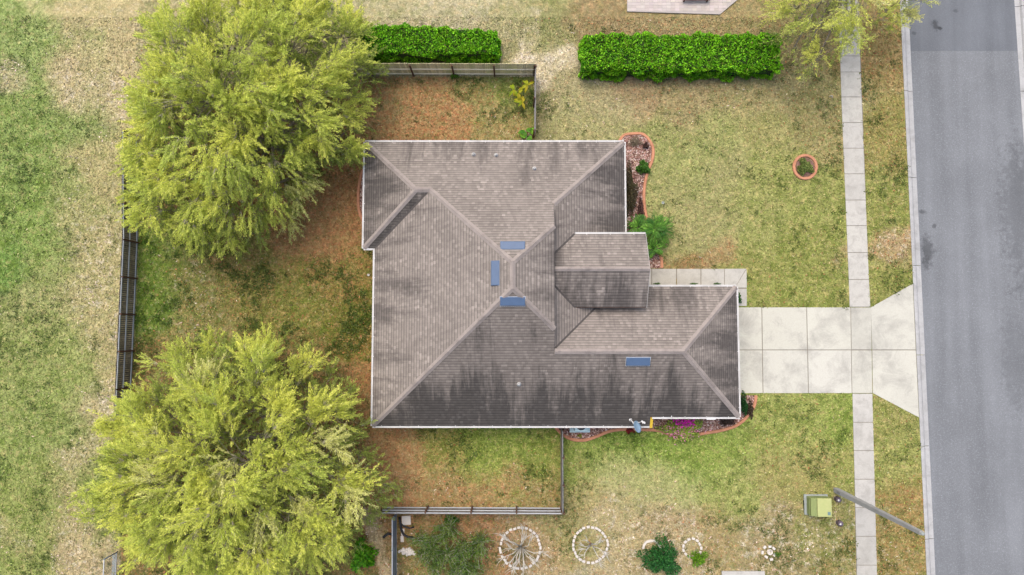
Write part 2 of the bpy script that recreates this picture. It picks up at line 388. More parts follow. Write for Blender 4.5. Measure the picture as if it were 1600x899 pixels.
YARD = [(235, 440, 45, (104, 124, 44), (.2, 1, .1)), (300, 420, 50, (126, 124, 60), (.4, .9, .2)), (350, 470, 45, (138, 122, 72), (.3, .8, .3)), (420, 430, 45, (140, 118, 64), (.1, .8, .4)),
 (470, 330, 45, (174, 124, 82), (0, .1, 1)), (520, 300, 35, (170, 116, 78), (0, .1, 1)), (545, 400, 30, (142, 118, 62), (0, .7, .6)), (460, 480, 40, (132, 120, 58), (0, 1, .3)), (550, 480, 35, (112, 104, 44), (0, 1, .3)), (560, 560, 30, (122, 104, 48), (0, .8, .5)), (545, 620, 30, (160, 116, 76), (0, .2, 1)),
 (620, 140, 40, (164, 128, 90), (0, .3, .9)), (650, 190, 40, (176, 130, 90), (0, .2, 1)), (720, 160, 40, (156, 136, 84), (.1, .7, .5)), (790, 150, 35, (136, 134, 70), (.1, .9, .2)), (770, 200, 30, (164, 138, 90), (.2, .6, .5)),
 (600, 700, 35, (170, 122, 84), (0, .2, 1)), (650, 740, 40, (184, 138, 98), (0, .2, .9)), (720, 690, 40, (146, 134, 66), (0, .7, .3)), (790, 690, 40, (146, 150, 66), (0, .9, .05)), (850, 710, 35, (138, 140, 64), (0, .9, .1)), (760, 770, 50, (166, 128, 88), (.2, .3, .7)), (850, 770, 30, (156, 130, 84), (.3, .4, .5)), (620, 780, 40, (168, 120, 84), (0, .2, 1)),
 (300, 200, 90, (124, 104, 62), (0, .5, .6)), (380, 700, 110, (122, 104, 62), (0, .5, .6))]
FRONT = [(620, 20, 40, (180, 158, 122), (.3, .4, 0)), (720, 20, 45, (184, 160, 128), (.5, .3, 0)), (800, 40, 35, (168, 148, 108), (.3, .3, 0)), (855, 65, 16, (200, 172, 140), (1, 0, 0)), (870, 95, 24, (208, 178, 148), (1, 0, 0)), (870, 30, 30, (150, 138, 90), (.1, .4, .1)), (945, 30, 30, (150, 124, 88), (.1, .2, .3)), (970, 45, 16, (186, 160, 134), (.9, 0, 0)),
 (1080, 35, 50, (154, 130, 92), (.1, .2, .35)), (1180, 30, 40, (154, 132, 92), (0, .3, .3)), (860, 170, 22, (162, 140, 98), (.4, .8, 0)), (930, 150, 40, (172, 150, 110), (.2, .2, .1)), (1000, 135, 35, (168, 138, 104), (.1, .1, .4)), (1100, 140, 40, (164, 140, 100), (.1, .2, .3)), (1200, 150, 40, (166, 146, 102), (.1, .3, .3)),
 (920, 200, 35, (170, 152, 104), (.2, .3, 0)), (1080, 220, 55, (162, 152, 92), (0, .4, 0)), (1200, 230, 50, (166, 150, 94), (0, .4, .1)), (1290, 180, 40, (162, 144, 94), (0, .4, .3)), (1100, 320, 50, (166, 150, 98), (0, .3, 0)), (1200, 340, 50, (160, 150, 86), (0, .6, 0)), (1290, 300, 35, (156, 148, 80), (0, .6, 0)), (1120, 390, 24, (164, 132, 92), (.2, .2, .6)),
 (1200, 430, 45, (156, 146, 80), (0, .7, .1)), (1290, 420, 45, (152, 146, 76), (0, .8, .1)), (1185, 460, 18, (132, 146, 60), (0, .9, 0)), (1060, 400, 20, (140, 114, 76), (.1, .3, .6)),
 (1375, 100, 35, (158, 130, 82), (0, .3, .5)), (1385, 230, 35, (156, 138, 78), (0, .5, .3)), (1390, 330, 30, (150, 142, 76), (0, .8, .15)), (1392, 395, 20, (176, 142, 104), (.7, .3, .4)), (1380, 450, 25, (148, 140, 74), (0, .7, .1)),
 (1385, 660, 30, (154, 144, 80), (0, .7, .15)), (1400, 740, 35, (154, 146, 80), (0, .6, .1)), (1410, 800, 25, (156, 130, 76), (0, .4, .5)), (1400, 870, 30, (150, 128, 76), (.3, .6, .5)),
 (922, 851, 18, (164, 148, 128), (.3, .1, .1)), (813, 856, 20, (158, 138, 112), (.3, .1, .2)), (910, 720, 35, (142, 150, 68), (0, .8, 0)), (1000, 690, 50, (138, 154, 62), (0, .9, 0)), (1110, 700, 50, (148, 156, 70), (0, .8, 0)), (1220, 670, 45, (156, 154, 80), (0, .7, .1)), (1300, 650, 30, (146, 150, 70), (0, .9, 0)), (1000, 760, 50, (172, 160, 104), (.1, .3, 0)), (1120, 760, 45, (162, 154, 88), (0, .6, 0)), (1230, 740, 45, (164, 148, 88), (0, .5, .2)), (1310, 730, 30, (154, 146, 78), (0, .7, .1)),
 (900, 790, 30, (158, 140, 92), (.2, .5, .3)), (1010, 820, 30, (172, 142, 110), (.9, .2, .3)), (1100, 830, 40, (162, 136, 94), (.5, .4, .3)), (1200, 820, 35, (166, 140, 104), (.8, .5, .2)), (1290, 840, 35, (150, 134, 84), (.7, .8, .1)), (1240, 870, 40, (162, 136, 98), (.8, .5, .2)), (960, 880, 50, (178, 150, 112), (.8, .2, .2)), (860, 850, 40, (172, 138, 102), (.6, .3, .4)), (760, 850, 50, (150, 112, 80), (.2, .4, .8)), (660, 830, 30, (134, 98, 66), (.1, .4, .8)), (590, 870, 25, (186, 152, 122), (.6, .1, .2)), (880, 880, 30, (176, 146, 112), (.9, .2, .2)), (700, 890, 50, (132, 116, 70), (.2, .7, .4))]
fence_w = [P(213, 150), P(215, 380), P(205, 600), P(192, 800), P(186, 899)]
yard_poly = [P(290, 170), P(420, 112), P(560, 118), P(836, 118), P(836, 220), P(900, 300), P(900, 668), P(876, 668), P(876, 793), P(560, 793), P(617, 960), P(186, 960), P(192, 800), P(205, 600), P(215, 380), P(214, 230)]
fx = np.interp(-GY, [-p[1] for p in fence_w], [p[0] for p in fence_w])
is_field = GX < fx
is_yard = inpoly(GX, GY, yard_poly) & ~is_field
# wobble the sampling so that patch edges are ragged
def wob(a, b, s):
    return np.array([mnoise.noise(Vector((x * s, y * s, a))) for x, y in zip(GX.ravel(), GY.ravel())]).reshape(GX.shape) * b
WX = GX + wob(6, 3.2, .12) + wob(1, 1.6, .35) + wob(3, .6, 1.3); WY = GY + wob(7, 3.2, .12) + wob(2, 1.6, .35) + wob(4, .6, 1.3)
def blend(pts, gain=(1, 1, 1)):
    c = np.zeros(GX.shape + (3,)); mk = np.zeros(GX.shape + (3,)); ws = np.zeros(GX.shape)
    for px, py, r, col, mask in pts:
        x, y = P(px, py); s = r / 21.7 * .62
        d2 = (WX - x) ** 2 + (WY - y) ** 2
        wgt = np.exp(-np.minimum(d2 / (2 * s * s), 60)) + 1e-3 / (1 + d2) ** 1.5
        col = np.array(col, float); g_ = col.mean(); col = (col * .84 + g_ * .16) * np.array([1.07, 1.105, 1.06]) * np.array(gain)
        c += wgt[..., None] * np.array(alb(*col)); mk += wgt[..., None] * np.array(mask); ws += wgt
    return c / ws[..., None], mk / ws[..., None]
gc, gm = blend(FRONT, (1.03, 1.075, 1.07))
for msk, pts in ((is_field, FIELD), (is_yard, YARD)):
    a, b = blend(pts, (1.16, 1.13, 1.14) if pts is FIELD else (1.0, 1.07, 1.03)); gc[msk] = a[msk]; gm[msk] = b[msk]
KX = kerb_line(GY)
GZ = np.where((GX > KX + .25), -.17, 0.0)
GZ += np.where(GX < KX - .8, wob(9, .035, .5), 0) * ((GX < 14) | (GX > 26.5)) * (np.abs(GX) < 60)
GZ -= .0
def ground():
    ny, nx = GX.shape
    me = bpy.data.meshes.new('ground'); co = np.stack([GX, GY, GZ], -1).astype(np.float32)
    idx = np.arange(nx * ny).reshape(ny, nx)
    f = np.stack([idx[:-1, :-1], idx[:-1, 1:], idx[1:, 1:], idx[1:, :-1]], -1).reshape(-1, 4)
    me.vertices.add(nx * ny); me.vertices.foreach_set('co', co.reshape(-1))
    me.loops.add(f.size); me.loops.foreach_set('vertex_index', f.reshape(-1).astype(np.int32))
    me.polygons.add(len(f)); me.polygons.foreach_set('loop_start', np.arange(0, f.size, 4, dtype=np.int32)); me.polygons.foreach_set('loop_total', np.full(len(f), 4, np.int32))
    for nm, a in (('Col', gc), ('Mask', gm)):
        q = np.ones(GX.shape + (4,), np.float32); q[..., :3] = a
        me.color_attributes.new(nm, 'FLOAT_COLOR', 'POINT').data.foreach_set('color', q.reshape(-1))
    me.materials.append(M['ground']); me.update(); me.validate()
    o = bpy.data.objects.new('ground', me); COL.objects.link(o); tag(o, kind='structure')
ground()

# ------------------------------------------------------------ road, kerbs, sidewalk, driveway
def kl(py): return P(1406 + (1448 - 1406) * py / 899, py)
far_n, far_s = 120.0, -160.0
def kx(y): return float(kerb_line(np.array([y]))[0])
kw = .70
ra = MB(); yp = P(1500, 79)[1]
rk = [P(1585, 0, -.1), P(1600, 220, -.1)]
rs_slope = (rk[1][1] - rk[0][1]) / (rk[1][0] - rk[0][0])
def rx(y): return rk[0][0] + (y - rk[0][1]) / rs_slope
ra.poly([(kx(far_s) + kw - .1, far_s, -.12), (rx(far_s) + .1, far_s, -.12), (rx(yp) + .1, yp, -.12), (kx(yp) + kw - .1, yp, -.12)])
tag(ra.build('road', M['road']), kind='structure')
rb = MB(); rb.poly([(kx(yp) + kw - .1, yp + .004, -.117), (rx(yp) + .1, yp + .004, -.117), (rx(far_n) + .1, far_n, -.117), (kx(far_n) + kw - .1, far_n, -.117)])
tag(rb.build('road_patch', M['patch']), kind='structure')
# rolled kerbs cast in lengths
def kerb(side):
    mb = MB(); y = -60.0; L = 6.45
    while y < 60:
        g = .018
        def pt(yy, o, z):
            return (kx(yy) + o, yy, z) if side == 'l' else (rx(yy) + kw - o, yy, z)
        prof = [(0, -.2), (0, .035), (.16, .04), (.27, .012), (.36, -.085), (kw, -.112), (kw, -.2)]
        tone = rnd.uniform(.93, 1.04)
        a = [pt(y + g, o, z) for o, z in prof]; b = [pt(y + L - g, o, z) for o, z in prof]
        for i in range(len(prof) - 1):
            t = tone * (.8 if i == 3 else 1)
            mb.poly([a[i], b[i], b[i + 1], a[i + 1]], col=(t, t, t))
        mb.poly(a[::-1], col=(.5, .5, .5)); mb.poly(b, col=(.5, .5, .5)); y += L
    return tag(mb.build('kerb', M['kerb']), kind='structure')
kerb('l'); kerb('r')
# dirty joints show through from a bed below the slabs
swl = lambda py: 1310.5 + .0331 * (py - 30) if True else 0
def sw_edge(py, side):
    a = [(0, 1309.5), (150, 1314), (300, 1320), (445, 1326), (600, 1331), (850, 1337.3), (899, 1338.5)] if side == 0 else [(0, 1340.5), (150, 1346), (300, 1352), (445, 1358), (480, 1360), (615, 1363), (850, 1369), (899, 1370.5)]
    return float(np.interp(py, [q[0] for q in a], [q[1] for q in a]))
def slab(mb, pts, top, tone, gap=.028):
    c = sum((Vector(p) for p in pts), Vector((0, 0))) / len(pts)
    q = []
    for p in pts:
        d = Vector(p) - c; q.append(c + d * (1 - gap / max(.3, d.length) * 1.3))
    mb.hexa([(p.x, p.y, -.06) for p in q], [(p.x, p.y, top) for p in q], col=(tone, tone, tone * rnd.uniform(.97, 1.0)))
jb = MB(); sw = MB()
js = [-60, -18, 22, 62, 88, 113, 152, 192, 232, 272, 313, 353, 395, 437, 480]
js2 = [615, 660, 704, 749, 793, 838, 883, 928, 975]
for J in (js, js2):
    for a, b in zip(J, J[1:]):
        if (a, b) == (62, 88): pass
        pts = [P(sw_edge(b, 0), b), P(sw_edge(b, 1), b), P(sw_edge(a, 1), a), P(sw_edge(a, 0), a)]
        slab(sw, pts, .035, (.9 if 749 < a < 900 else rnd.uniform(.95, 1.04)), .02)
    a, b = J[0], J[-1]
    jb.hexa([(*P(sw_edge(b, 0) + 1, b), -.1), (*P(sw_edge(b, 1) - 1, b), -.1), (*P(sw_edge(a, 1) - 1, a), -.1), (*P(sw_edge(a, 0) + 1, a), -.1)],
            [(*P(sw_edge(b, 0) + 1, b), .012), (*P(sw_edge(b, 1) - 1, b), .012), (*P(sw_edge(a, 1) - 1, a), .012), (*P(sw_edge(a, 0) + 1, a), .012)])
swo = tag(sw.build('sidewalk', M['walk'], bevel=.006), kind='structure')
dv = MB()
xj = [1120, 1190, 1260, 1329, 1361]
xjb = [1122, 1192, 1263, 1331, 1363]
for (y0, y1) in ((480, 547), (547, 615)):
    for i in range(4):
        f0 = (y0 - 480) / 135; f1 = (y1 - 480) / 135
        L = lambda i, f: xj[i] + (xjb[i] - xj[i]) * f
        slab(dv, [P(L(i, f1), y1), P(L(i + 1, f1), y1), P(L(i + 1, f0), y0), P(L(i, f0), y0)], .035, rnd.uniform(.97, 1.03) * (.93 if i == 3 else 1))
kxa = lambda py: (P(1406 + 42 * py / 899 + .0, py))
def kpt(py):
    y = P(1430, py)[1]; return (kx(y) - .015, y)
slab(dv, [P(1362, 547), kpt(547), kpt(443), P(1360, 480)], .034, .98)
slab(dv, [P(1363, 615), kpt(653), kpt(547), P(1362, 547)], .034, 1.0)
tag(dv.build('driveway', M['drive'], bevel=.006), kind='structure')
jb.hexa([(*P(1122, 614), -.1), (*P(1362, 614), -.1), (*P(1360, 481), -.1), (*P(1122, 481), -.1)], [(*P(1122, 614), .011), (*P(1362, 614), .011), (*P(1360, 481), .011), (*P(1122, 481), .011)])
jb.hexa([(*P(1363.5, 614), -.1), (*kpt(650), -.1), (*kpt(446), -.1), (*P(1361.5, 481), -.1)], [(*P(1363.5, 614), .010), (*kpt(650), .010), (*kpt(446), .010), (*P(1361.5, 481), .010)])
fw = MB()
wx = [1000, 1018, 1057, 1095, 1132]
for a, b in zip(wx, wx[1:]): slab(fw, [P(a, 447), P(b, 447), P(b, 420), P(a, 420)], .035, rnd.uniform(.93, .99))
slab(fw, [P(1132, 447), P(1150, 447), P(1166, 420), P(1132, 420)], .035, .97, .014)
slab(fw, [P(1148, 450), P(1167, 450), P(1166.5, 420.5), P(1150.5, 446)], .035, .99, .014)
slab(fw, [P(1148, 479), P(1167, 479), P(1167, 451), P(1148, 451)], .035, .95)
tag(fw.build('front_path', M['walk'], bevel=.006), kind='structure')
jb.hexa([(*P(1002, 446), -.1), (*P(1150, 446), -.1), (*P(1150, 421), -.1), (*P(1002, 421), -.1)], [(*P(1002, 446), .009), (*P(1150, 446), .009), (*P(1150, 421), .009), (*P(1002, 421), .009)])
jb.hexa([(*P(1150, 478), -.1), (*P(1166, 478), -.1), (*P(1166, 421), -.1), (*P(1150.2, 421), -.1)], [(*P(1150, 478), .009), (*P(1166, 478), .009), (*P(1166, 421), .009), (*P(1150.2, 421), .009)])
tag(jb.build('slab_bed', M['joint']), kind='structure')

# ------------------------------------------------------------ house
house = empty('house', (0, 0, 0), 'single storey house with a grey brown shingled hip roof, white gutters and yellow walls', 'house')
V = Vector
ZE = 2.7
pl = {
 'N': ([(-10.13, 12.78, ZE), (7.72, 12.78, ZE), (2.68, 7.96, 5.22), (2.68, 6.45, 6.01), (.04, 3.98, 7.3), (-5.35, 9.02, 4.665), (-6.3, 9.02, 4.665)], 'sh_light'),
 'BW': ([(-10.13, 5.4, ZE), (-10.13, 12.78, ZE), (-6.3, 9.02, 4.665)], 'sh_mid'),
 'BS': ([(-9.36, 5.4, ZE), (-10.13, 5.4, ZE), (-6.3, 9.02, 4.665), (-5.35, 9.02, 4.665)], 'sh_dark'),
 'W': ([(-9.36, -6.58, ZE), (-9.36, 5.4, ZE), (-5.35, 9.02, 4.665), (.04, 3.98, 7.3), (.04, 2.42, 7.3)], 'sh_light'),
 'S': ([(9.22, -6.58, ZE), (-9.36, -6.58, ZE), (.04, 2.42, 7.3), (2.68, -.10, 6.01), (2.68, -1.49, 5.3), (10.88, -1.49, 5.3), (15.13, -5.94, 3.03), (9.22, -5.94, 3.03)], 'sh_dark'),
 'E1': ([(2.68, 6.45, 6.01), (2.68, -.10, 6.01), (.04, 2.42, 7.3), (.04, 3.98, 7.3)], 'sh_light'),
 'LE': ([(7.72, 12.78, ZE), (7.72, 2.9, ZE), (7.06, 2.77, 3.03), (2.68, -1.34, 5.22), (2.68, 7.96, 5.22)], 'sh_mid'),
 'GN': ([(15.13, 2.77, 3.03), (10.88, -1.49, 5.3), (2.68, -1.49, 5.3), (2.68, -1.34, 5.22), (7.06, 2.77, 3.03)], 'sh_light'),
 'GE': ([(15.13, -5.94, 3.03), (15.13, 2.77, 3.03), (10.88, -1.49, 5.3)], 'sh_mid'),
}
AX = {'N': (0, -1), 'S': (0, 1), 'W': (1, 0), 'BW': (1, 0), 'BS': (0, 1), 'E1': (-1, 0), 'LE': (-1, 0), 'GN': (0, -1), 'GE': (-1, 0), 'PN': (0, -1), 'PS': (0, 1)}
def plane_uv(k, pts):
    a = V((AX[k][0], AX[k][1], 0)); out = []
    z0 = min(p[2] for p in pts)
    for p in pts:
        out.append((p[0] * a.y - p[1] * a.x, (p[2] - z0) * 2.22))
    return out
def add_roof(names, src, objname):
    first = None; m = bpy.data.meshes.new(objname); mats = []
    mb = MB(); mi = []
    for k in names:
        pts, mt = src[k]
        if mt not in mats: mats.append(mt)
        mb.poly(pts, plane_uv(k, pts)); mi.append(mats.index(mt))
    o = mb.build(objname, M[mats[0]], house, weld=False)
    for q in mats[1:]: o.data.materials.append(M[q])
    b = bmesh.new(); b.from_mesh(o.data); b.faces.ensure_lookup_table()
    for f, i in zip(b.faces, mi): f.material_index = i
    for f in b.faces:
        f.normal_update()
        if f.normal.z < 0: f.normal_flip()
    b.to_mesh(o.data); b.free()
    return o
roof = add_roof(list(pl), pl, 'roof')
PR, PE = 5.72, 4.52
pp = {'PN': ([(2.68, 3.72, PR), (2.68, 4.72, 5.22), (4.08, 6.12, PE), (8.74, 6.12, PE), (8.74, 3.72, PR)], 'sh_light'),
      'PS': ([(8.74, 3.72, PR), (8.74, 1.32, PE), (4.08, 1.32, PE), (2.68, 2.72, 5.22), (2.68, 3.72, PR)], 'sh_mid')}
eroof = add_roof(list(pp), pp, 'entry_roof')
# step wall between the upper roof and the lower east roofs
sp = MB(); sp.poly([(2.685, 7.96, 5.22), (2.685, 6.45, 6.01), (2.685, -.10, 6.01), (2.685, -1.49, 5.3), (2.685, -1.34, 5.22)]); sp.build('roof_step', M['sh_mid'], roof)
def cap(a, b, wd=.36, par=None):
    a = V(a); b = V(b); d = (b - a); L = d.length; d.normalize(); mb = MB(); n = max(2, int(L / .42))
    side = d.cross(V((0, 0, 1))).normalized(); up = side.cross(d)
    for i in range(n):
        p = a + d * (L * i / n); q = a + d * (L * (i + 1.05) / n); e0, e1 = .035, .02
        t = rnd.uniform(.8, 1.1)
        mid0, mid1 = p + up * (e0 + .03), q + up * (e1 + .03)
        mb.poly([p + side * wd / 2 - up * .03, q + side * wd / 2 - up * .045, mid1, mid0]); mb.poly([mid0, mid1, q - side * wd / 2 - up * .045, p - side * wd / 2 - up * .03])
    o = mb.build('ridge_cap', M['cap'], par or roof, weld=False)
    b = bmesh.new(); b.from_mesh(o.data)
    for f in b.faces:
        f.normal_update()
        if f.normal.z < 0: f.normal_flip()
    b.to_mesh(o.data); b.free()
for a, b in [((-10.1, 12.75, 2.715), (-6.3, 9.02, 4.665)), ((-10.1, 5.43, 2.715), (-6.3, 9.02, 4.665)), ((-6.4, 9.02, 4.665), (-5.3, 9.02, 4.665)), ((-5.35, 9.02, 4.665), (.04, 3.98, 7.3)),
             ((.04, 3.98, 7.3), (2.66, 6.43, 6.02)), ((.04, 2.42, 7.3), (2.66, -.08, 6.02)), ((-9.33, -6.55, 2.71), (.04, 2.42, 7.3)), ((.04, 4.05, 7.3), (.04, 2.35, 7.3)),
             ((7.69, 12.75, 2.715), (2.7, 7.98, 5.21)), ((2.7, -1.49, 5.3), (10.95, -1.49, 5.3)), ((15.1, 2.74, 3.045), (10.88, -1.49, 5.3)), ((15.1, -5.91, 3.045), (10.88, -1.49, 5.3))]:
    cap(a, b)
cap((8.74, 3.72, PR), (2.7, 3.72, PR), .3, eroof)
# dark strips that paint the shading in valleys where two slopes meet
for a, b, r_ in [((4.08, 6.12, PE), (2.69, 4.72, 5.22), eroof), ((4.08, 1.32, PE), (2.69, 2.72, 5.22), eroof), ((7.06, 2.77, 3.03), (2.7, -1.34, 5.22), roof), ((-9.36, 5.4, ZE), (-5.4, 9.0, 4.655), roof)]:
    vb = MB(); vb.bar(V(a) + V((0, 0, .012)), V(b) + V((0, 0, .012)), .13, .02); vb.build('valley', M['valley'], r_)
# soffits, walls
wl = MB()
out = [(-9.6, 12.3), (-9.6, 5.85), (-8.9, 5.85), (-8.9, -6.1), (8.75, -6.1), (8.75, -5.5), (14.7, -5.5), (14.7, 2.3), (8.3, 2.3), (8.3, 5.65), (7.25, 5.65), (7.25, 12.3)]
wl.hexa([(x, y, 0) for x, y in out], [(x, y, 2.54) for x, y in out]); wl.build('wall', M['wall'], house)
gw = MB(); gw.box(9.0, 14.7, -5.5, 2.3, 2.545, 2.86); gw.build('wall', M['wall'], house)
tw = MB(); tw.box(3.6, 8.3, 1.8, 5.65, 2.545, 4.40)
tw.hexa([(8.2, 1.8, 4.401), (8.3, 1.8, 4.401), (8.3, 5.65, 4.401), (8.2, 5.65, 4.401)], [(8.2, 3.68, 5.5), (8.3, 3.68, 5.5), (8.3, 3.76, 5.5), (8.2, 3.76, 5.5)])
tw.build('entry_wall', M['wall'], house)
sf = MB(); o1 = [(-10.1, 12.75), (-10.1, 5.43), (-9.33, 5.43), (-9.33, -6.55), (9.2, -6.55), (9.2, 2.6), (7.69, 2.9), (7.69, 12.75)]
sf.poly([(x, y, 2.55) for x, y in o1]); sf.poly([(9.23, -5.9, 2.87), (15.1, -5.9, 2.87), (15.1, 2.74, 2.87), (9.23, 2.74, 2.87)]); sf.poly([(4.2, 1.36, 4.42), (8.7, 1.36, 4.42), (8.7, 6.08, 4.42), (4.2, 6.08, 4.42)])
sf.build('soffit', M['soffit'], house, weld=False)
def gutter(a, b, outn, name='gutter'):
    """white gutter: an open trough with hangers across it, hung on the fascia"""
    a = V(a); b = V(b); n = V((outn[0], outn[1], 0)); mb = MB()
    prof = [(0.0, .02), (0.0, -.12), (.09, -.12), (.115, .0), (.08, .0), (.075, -.035), (.03, -.035), (.03, .02)]
    r0 = [a + n * o + V((0, 0, h)) for o, h in prof]; r1 = [b + n * o + V((0, 0, h)) for o, h in prof]
    for j in range(len(prof)):
        q = (j + 1) % len(prof); mb.poly([r0[j], r1[j], r1[q], r0[q]])
    mb.poly(r0); mb.poly(r1[::-1])
    L = (b - a).length; d = (b - a).normalized(); k = max(1, int(L / 1.22))
    for i in range(k):
        c = a + d * (L * (i + .5) / k); mb.bar(c - n * .05 + V((0, 0, .035)), c + n * .12 + V((0, 0, .012)), .045, .012)
    mb.bar(a - n * .012 + V((0, 0, -.07)), b - n * .012 + V((0, 0, -.07)), .02, .16)
    mb.build(name, M['white'], house)
e = .005
gutter((-10.13, 12.78 + e, ZE - .02), (7.72, 12.78 + e, ZE - .02), (0, 1)); gutter((-10.13 - e, 12.78, ZE - .02), (-10.13 - e, 5.4, ZE - .02), (-1, 0))
gutter((-10.13, 5.4 - e, ZE - .02), (-9.5, 5.4 - e, ZE - .02), (0, -1)); gutter((-9.36 - e, 5.39, ZE - .02), (-9.36 - e, -6.58, ZE - .02), (-1, 0))
gutter((-9.36, -6.58 - e, ZE - .02), (9.22, -6.58 - e, ZE - .02), (0, -1)); gutter((9.34, -5.94 - e, 3.01), (15.13, -5.94 - e, 3.01), (0, -1))
gutter((15.13 + e, -5.94, 3.01), (15.13 + e, 2.77, 3.01), (1, 0)); gutter((15.13, 2.77 + e, 3.01), (8.9, 2.77 + e, 3.01), (0, 1))
gutter((7.72 + e, 6.3, ZE - .02), (7.72 + e, 12.78, ZE - .02), (1, 0)); gutter((4.12, 6.12 + e, PE - .02), (8.74, 6.12 + e, PE - .02), (0, 1))
fs = MB(); fs.bar((8.75, 1.32, PE - .05), (8.75, 3.72, PR - .05), .02, .12); fs.bar((8.75, 6.12, PE - .05), (8.75, 3.72, PR - .05), .02, .12); fs.build('fascia', M['soffit'], house)
fd = MB(); fd.bar((4.1, 1.31, PE - .08), (8.74, 1.31, PE - .08), .02, .12); fd.build('fascia', M['post'], house)
ye = MB(); ye.hexa([(9.23, -6.72, 2.5), (9.42, -6.72, 2.5), (9.42, -5.93, 2.5), (9.23, -5.93, 2.5)], [(9.23, -6.72, 2.64), (9.42, -6.72, 2.64), (9.42, -5.96, 2.98), (9.23, -5.96, 2.98)])
ye.build('eave_return', M['yellowp'], house)
# off-ridge vents and pipes
def slope_z(k, x, y):
    a, b, c = [V(p) for p in pl[k][0][:3]]; n = (b - a).cross(c - a); return a.z - (n.x * (x - a.x) + n.y * (y - a.y)) / n.z
def roof_vent(px, py, k):
    z = 6
    for _ in range(8): x, y = P(px, py, z); z = slope_z(k, x, y)
    up = V((AX[k][0], AX[k][1], 0)); side = V((up.y, -up.x, 0)); s = .505
    def pt(u, v, h): q = V((x, y, z)) + side * u + up * v + V((0, 0, v * s)); return q + V((0, 0, h))
    mb = MB(); w2, d2 = .78, .27
    b = [pt(-w2, -d2, .0), pt(w2, -d2, .0), pt(w2, d2, -.01), pt(-w2, d2, -.01)]; t = [pt(-w2 + .02, -d2 + .01, .17), pt(w2 - .02, -d2 + .01, .17), pt(w2 - .04, d2 - .04, .05), pt(-w2 + .04, d2 - .04, .05)]
    mb.hexa(b, t); o = mb.build('roof_vent', M['vent'], roof, bevel=.02)
    fl = MB(); fl.hexa([pt(-w2 - .01, -d2 - .03, .006), pt(w2 + .01, -d2 - .03, .006), pt(w2 + .01, d2 + .02, .006), pt(-w2 - .01, d2 + .02, .006)], [pt(-w2 - .01, -d2 - .03, .016), pt(w2 + .01, -d2 - .03, .016), pt(w2 + .01, d2 + .02, .016), pt(-w2 - .01, d2 + .02, .016)])
    for i in range(14):
        u = -w2 + .06 + i * (2 * w2 - .12) / 13; fl.bar(pt(u - .025, -d2 - .03, .03), pt(u + .025, -d2 - .03, .03), .03, .05)
    fl.build('vent_flange', M['rail'] if k == 'S' else M['lead'], roof)
roof_vent(801, 384, 'N'); roof_vent(774, 427, 'W'); roof_vent(801, 471, 'S'); roof_vent(997, 565, 'S')
def vent_pipe(px, py, k, r=.05):
    z = 4
    for _ in range(8): x, y = P(px, py, z); z = slope_z(k, x, y)
    mb = MB(); mb.lathe((x, y, z), [(.17, -.08), (.14, .03), (r + .02, .12), (r + .02, .30), (r, .30), (r * .6, .30), (r * .6, .2)], 14); mb.build('vent_pipe', M['pipe'], roof)
    b = MB(); b.bar((x - .16, y - .22, z - .12 if k == 'S' else z + .125), (x - .16, y + .2, z + .11 if k == 'S' else z - .10), .0, .0) if False else None
for p in ((740, 242, 'N'), (775, 243, 'N'), (835, 264, 'N'), (811, 600, 'S')): vent_pipe(*p)
# garage door in the east wall, front door recess
gd = MB(); 
for i in range(4): gd.box(14.705, 14.74, -4.6, .9, .04 + i * .53, .04 + i * .53 + .52)
gd.build('garage_door', M['white'], house)
ds = MB(); ds.tube([(15.2, -6.06, 2.9), (15.2, -6.06, 2.75), (14.85, -5.6, 2.5), (14.78, -5.56, 2.4), (14.78, -5.56, .1)], .04, 6); ds.build('downspout', M['white'], house)
sc_ = MB()
x0, y0 = P(1049, 653, 3.0); sc_.bar((x0, y0 - .1, 2.98), (x0, y0 + .3, 3.12), .05, .03); sc_.build('gutter_outlet', M['white'], house); sc_ = MB(); x1, y1 = P(1111, 653, 3.0); sc_.bar((x1 - .3, y1 - .06, 3.0), (x1 + .3, y1 - .06, 3.0), .14, .03)
sc_.build('gutter_outlet', M['white'], house)

# ------------------------------------------------------------ foliage tools
def leaf_cloud(cent, dirs, ln, wd, cols, jitter, up=0.0):
    n = len(cent)
    d = unit(dirs + rng.normal(0, jitter, (n, 3)) + np.array([0, 0, up]))
    s = unit(np.cross(d, rng.normal(0, 1, (n, 3))))
    s[:, 2] *= .45; s = unit(s)
    return cent, d * (ln / 2)[:, None], s * (wd / 2)[:, None], cols
def vary(base, n, val=.25, hue=.12):
    c = np.tile(np.asarray(base, float), (n, 1)) if np.ndim(base) == 1 else np.asarray(base, float).copy()
    c *= np.exp(rng.normal(0, val, (n, 1))); c *= np.exp(rng.normal(0, hue, (n, 3))); return np.clip(c, .004, .8)
YG = np.array((.60, .63, .12)); OL = np.array((.39, .45, .095)); DK = np.array((.18, .235, .05)); PALE = np.array((.58, .58, .20))
TW = np.array(alb(186, 180, 150))

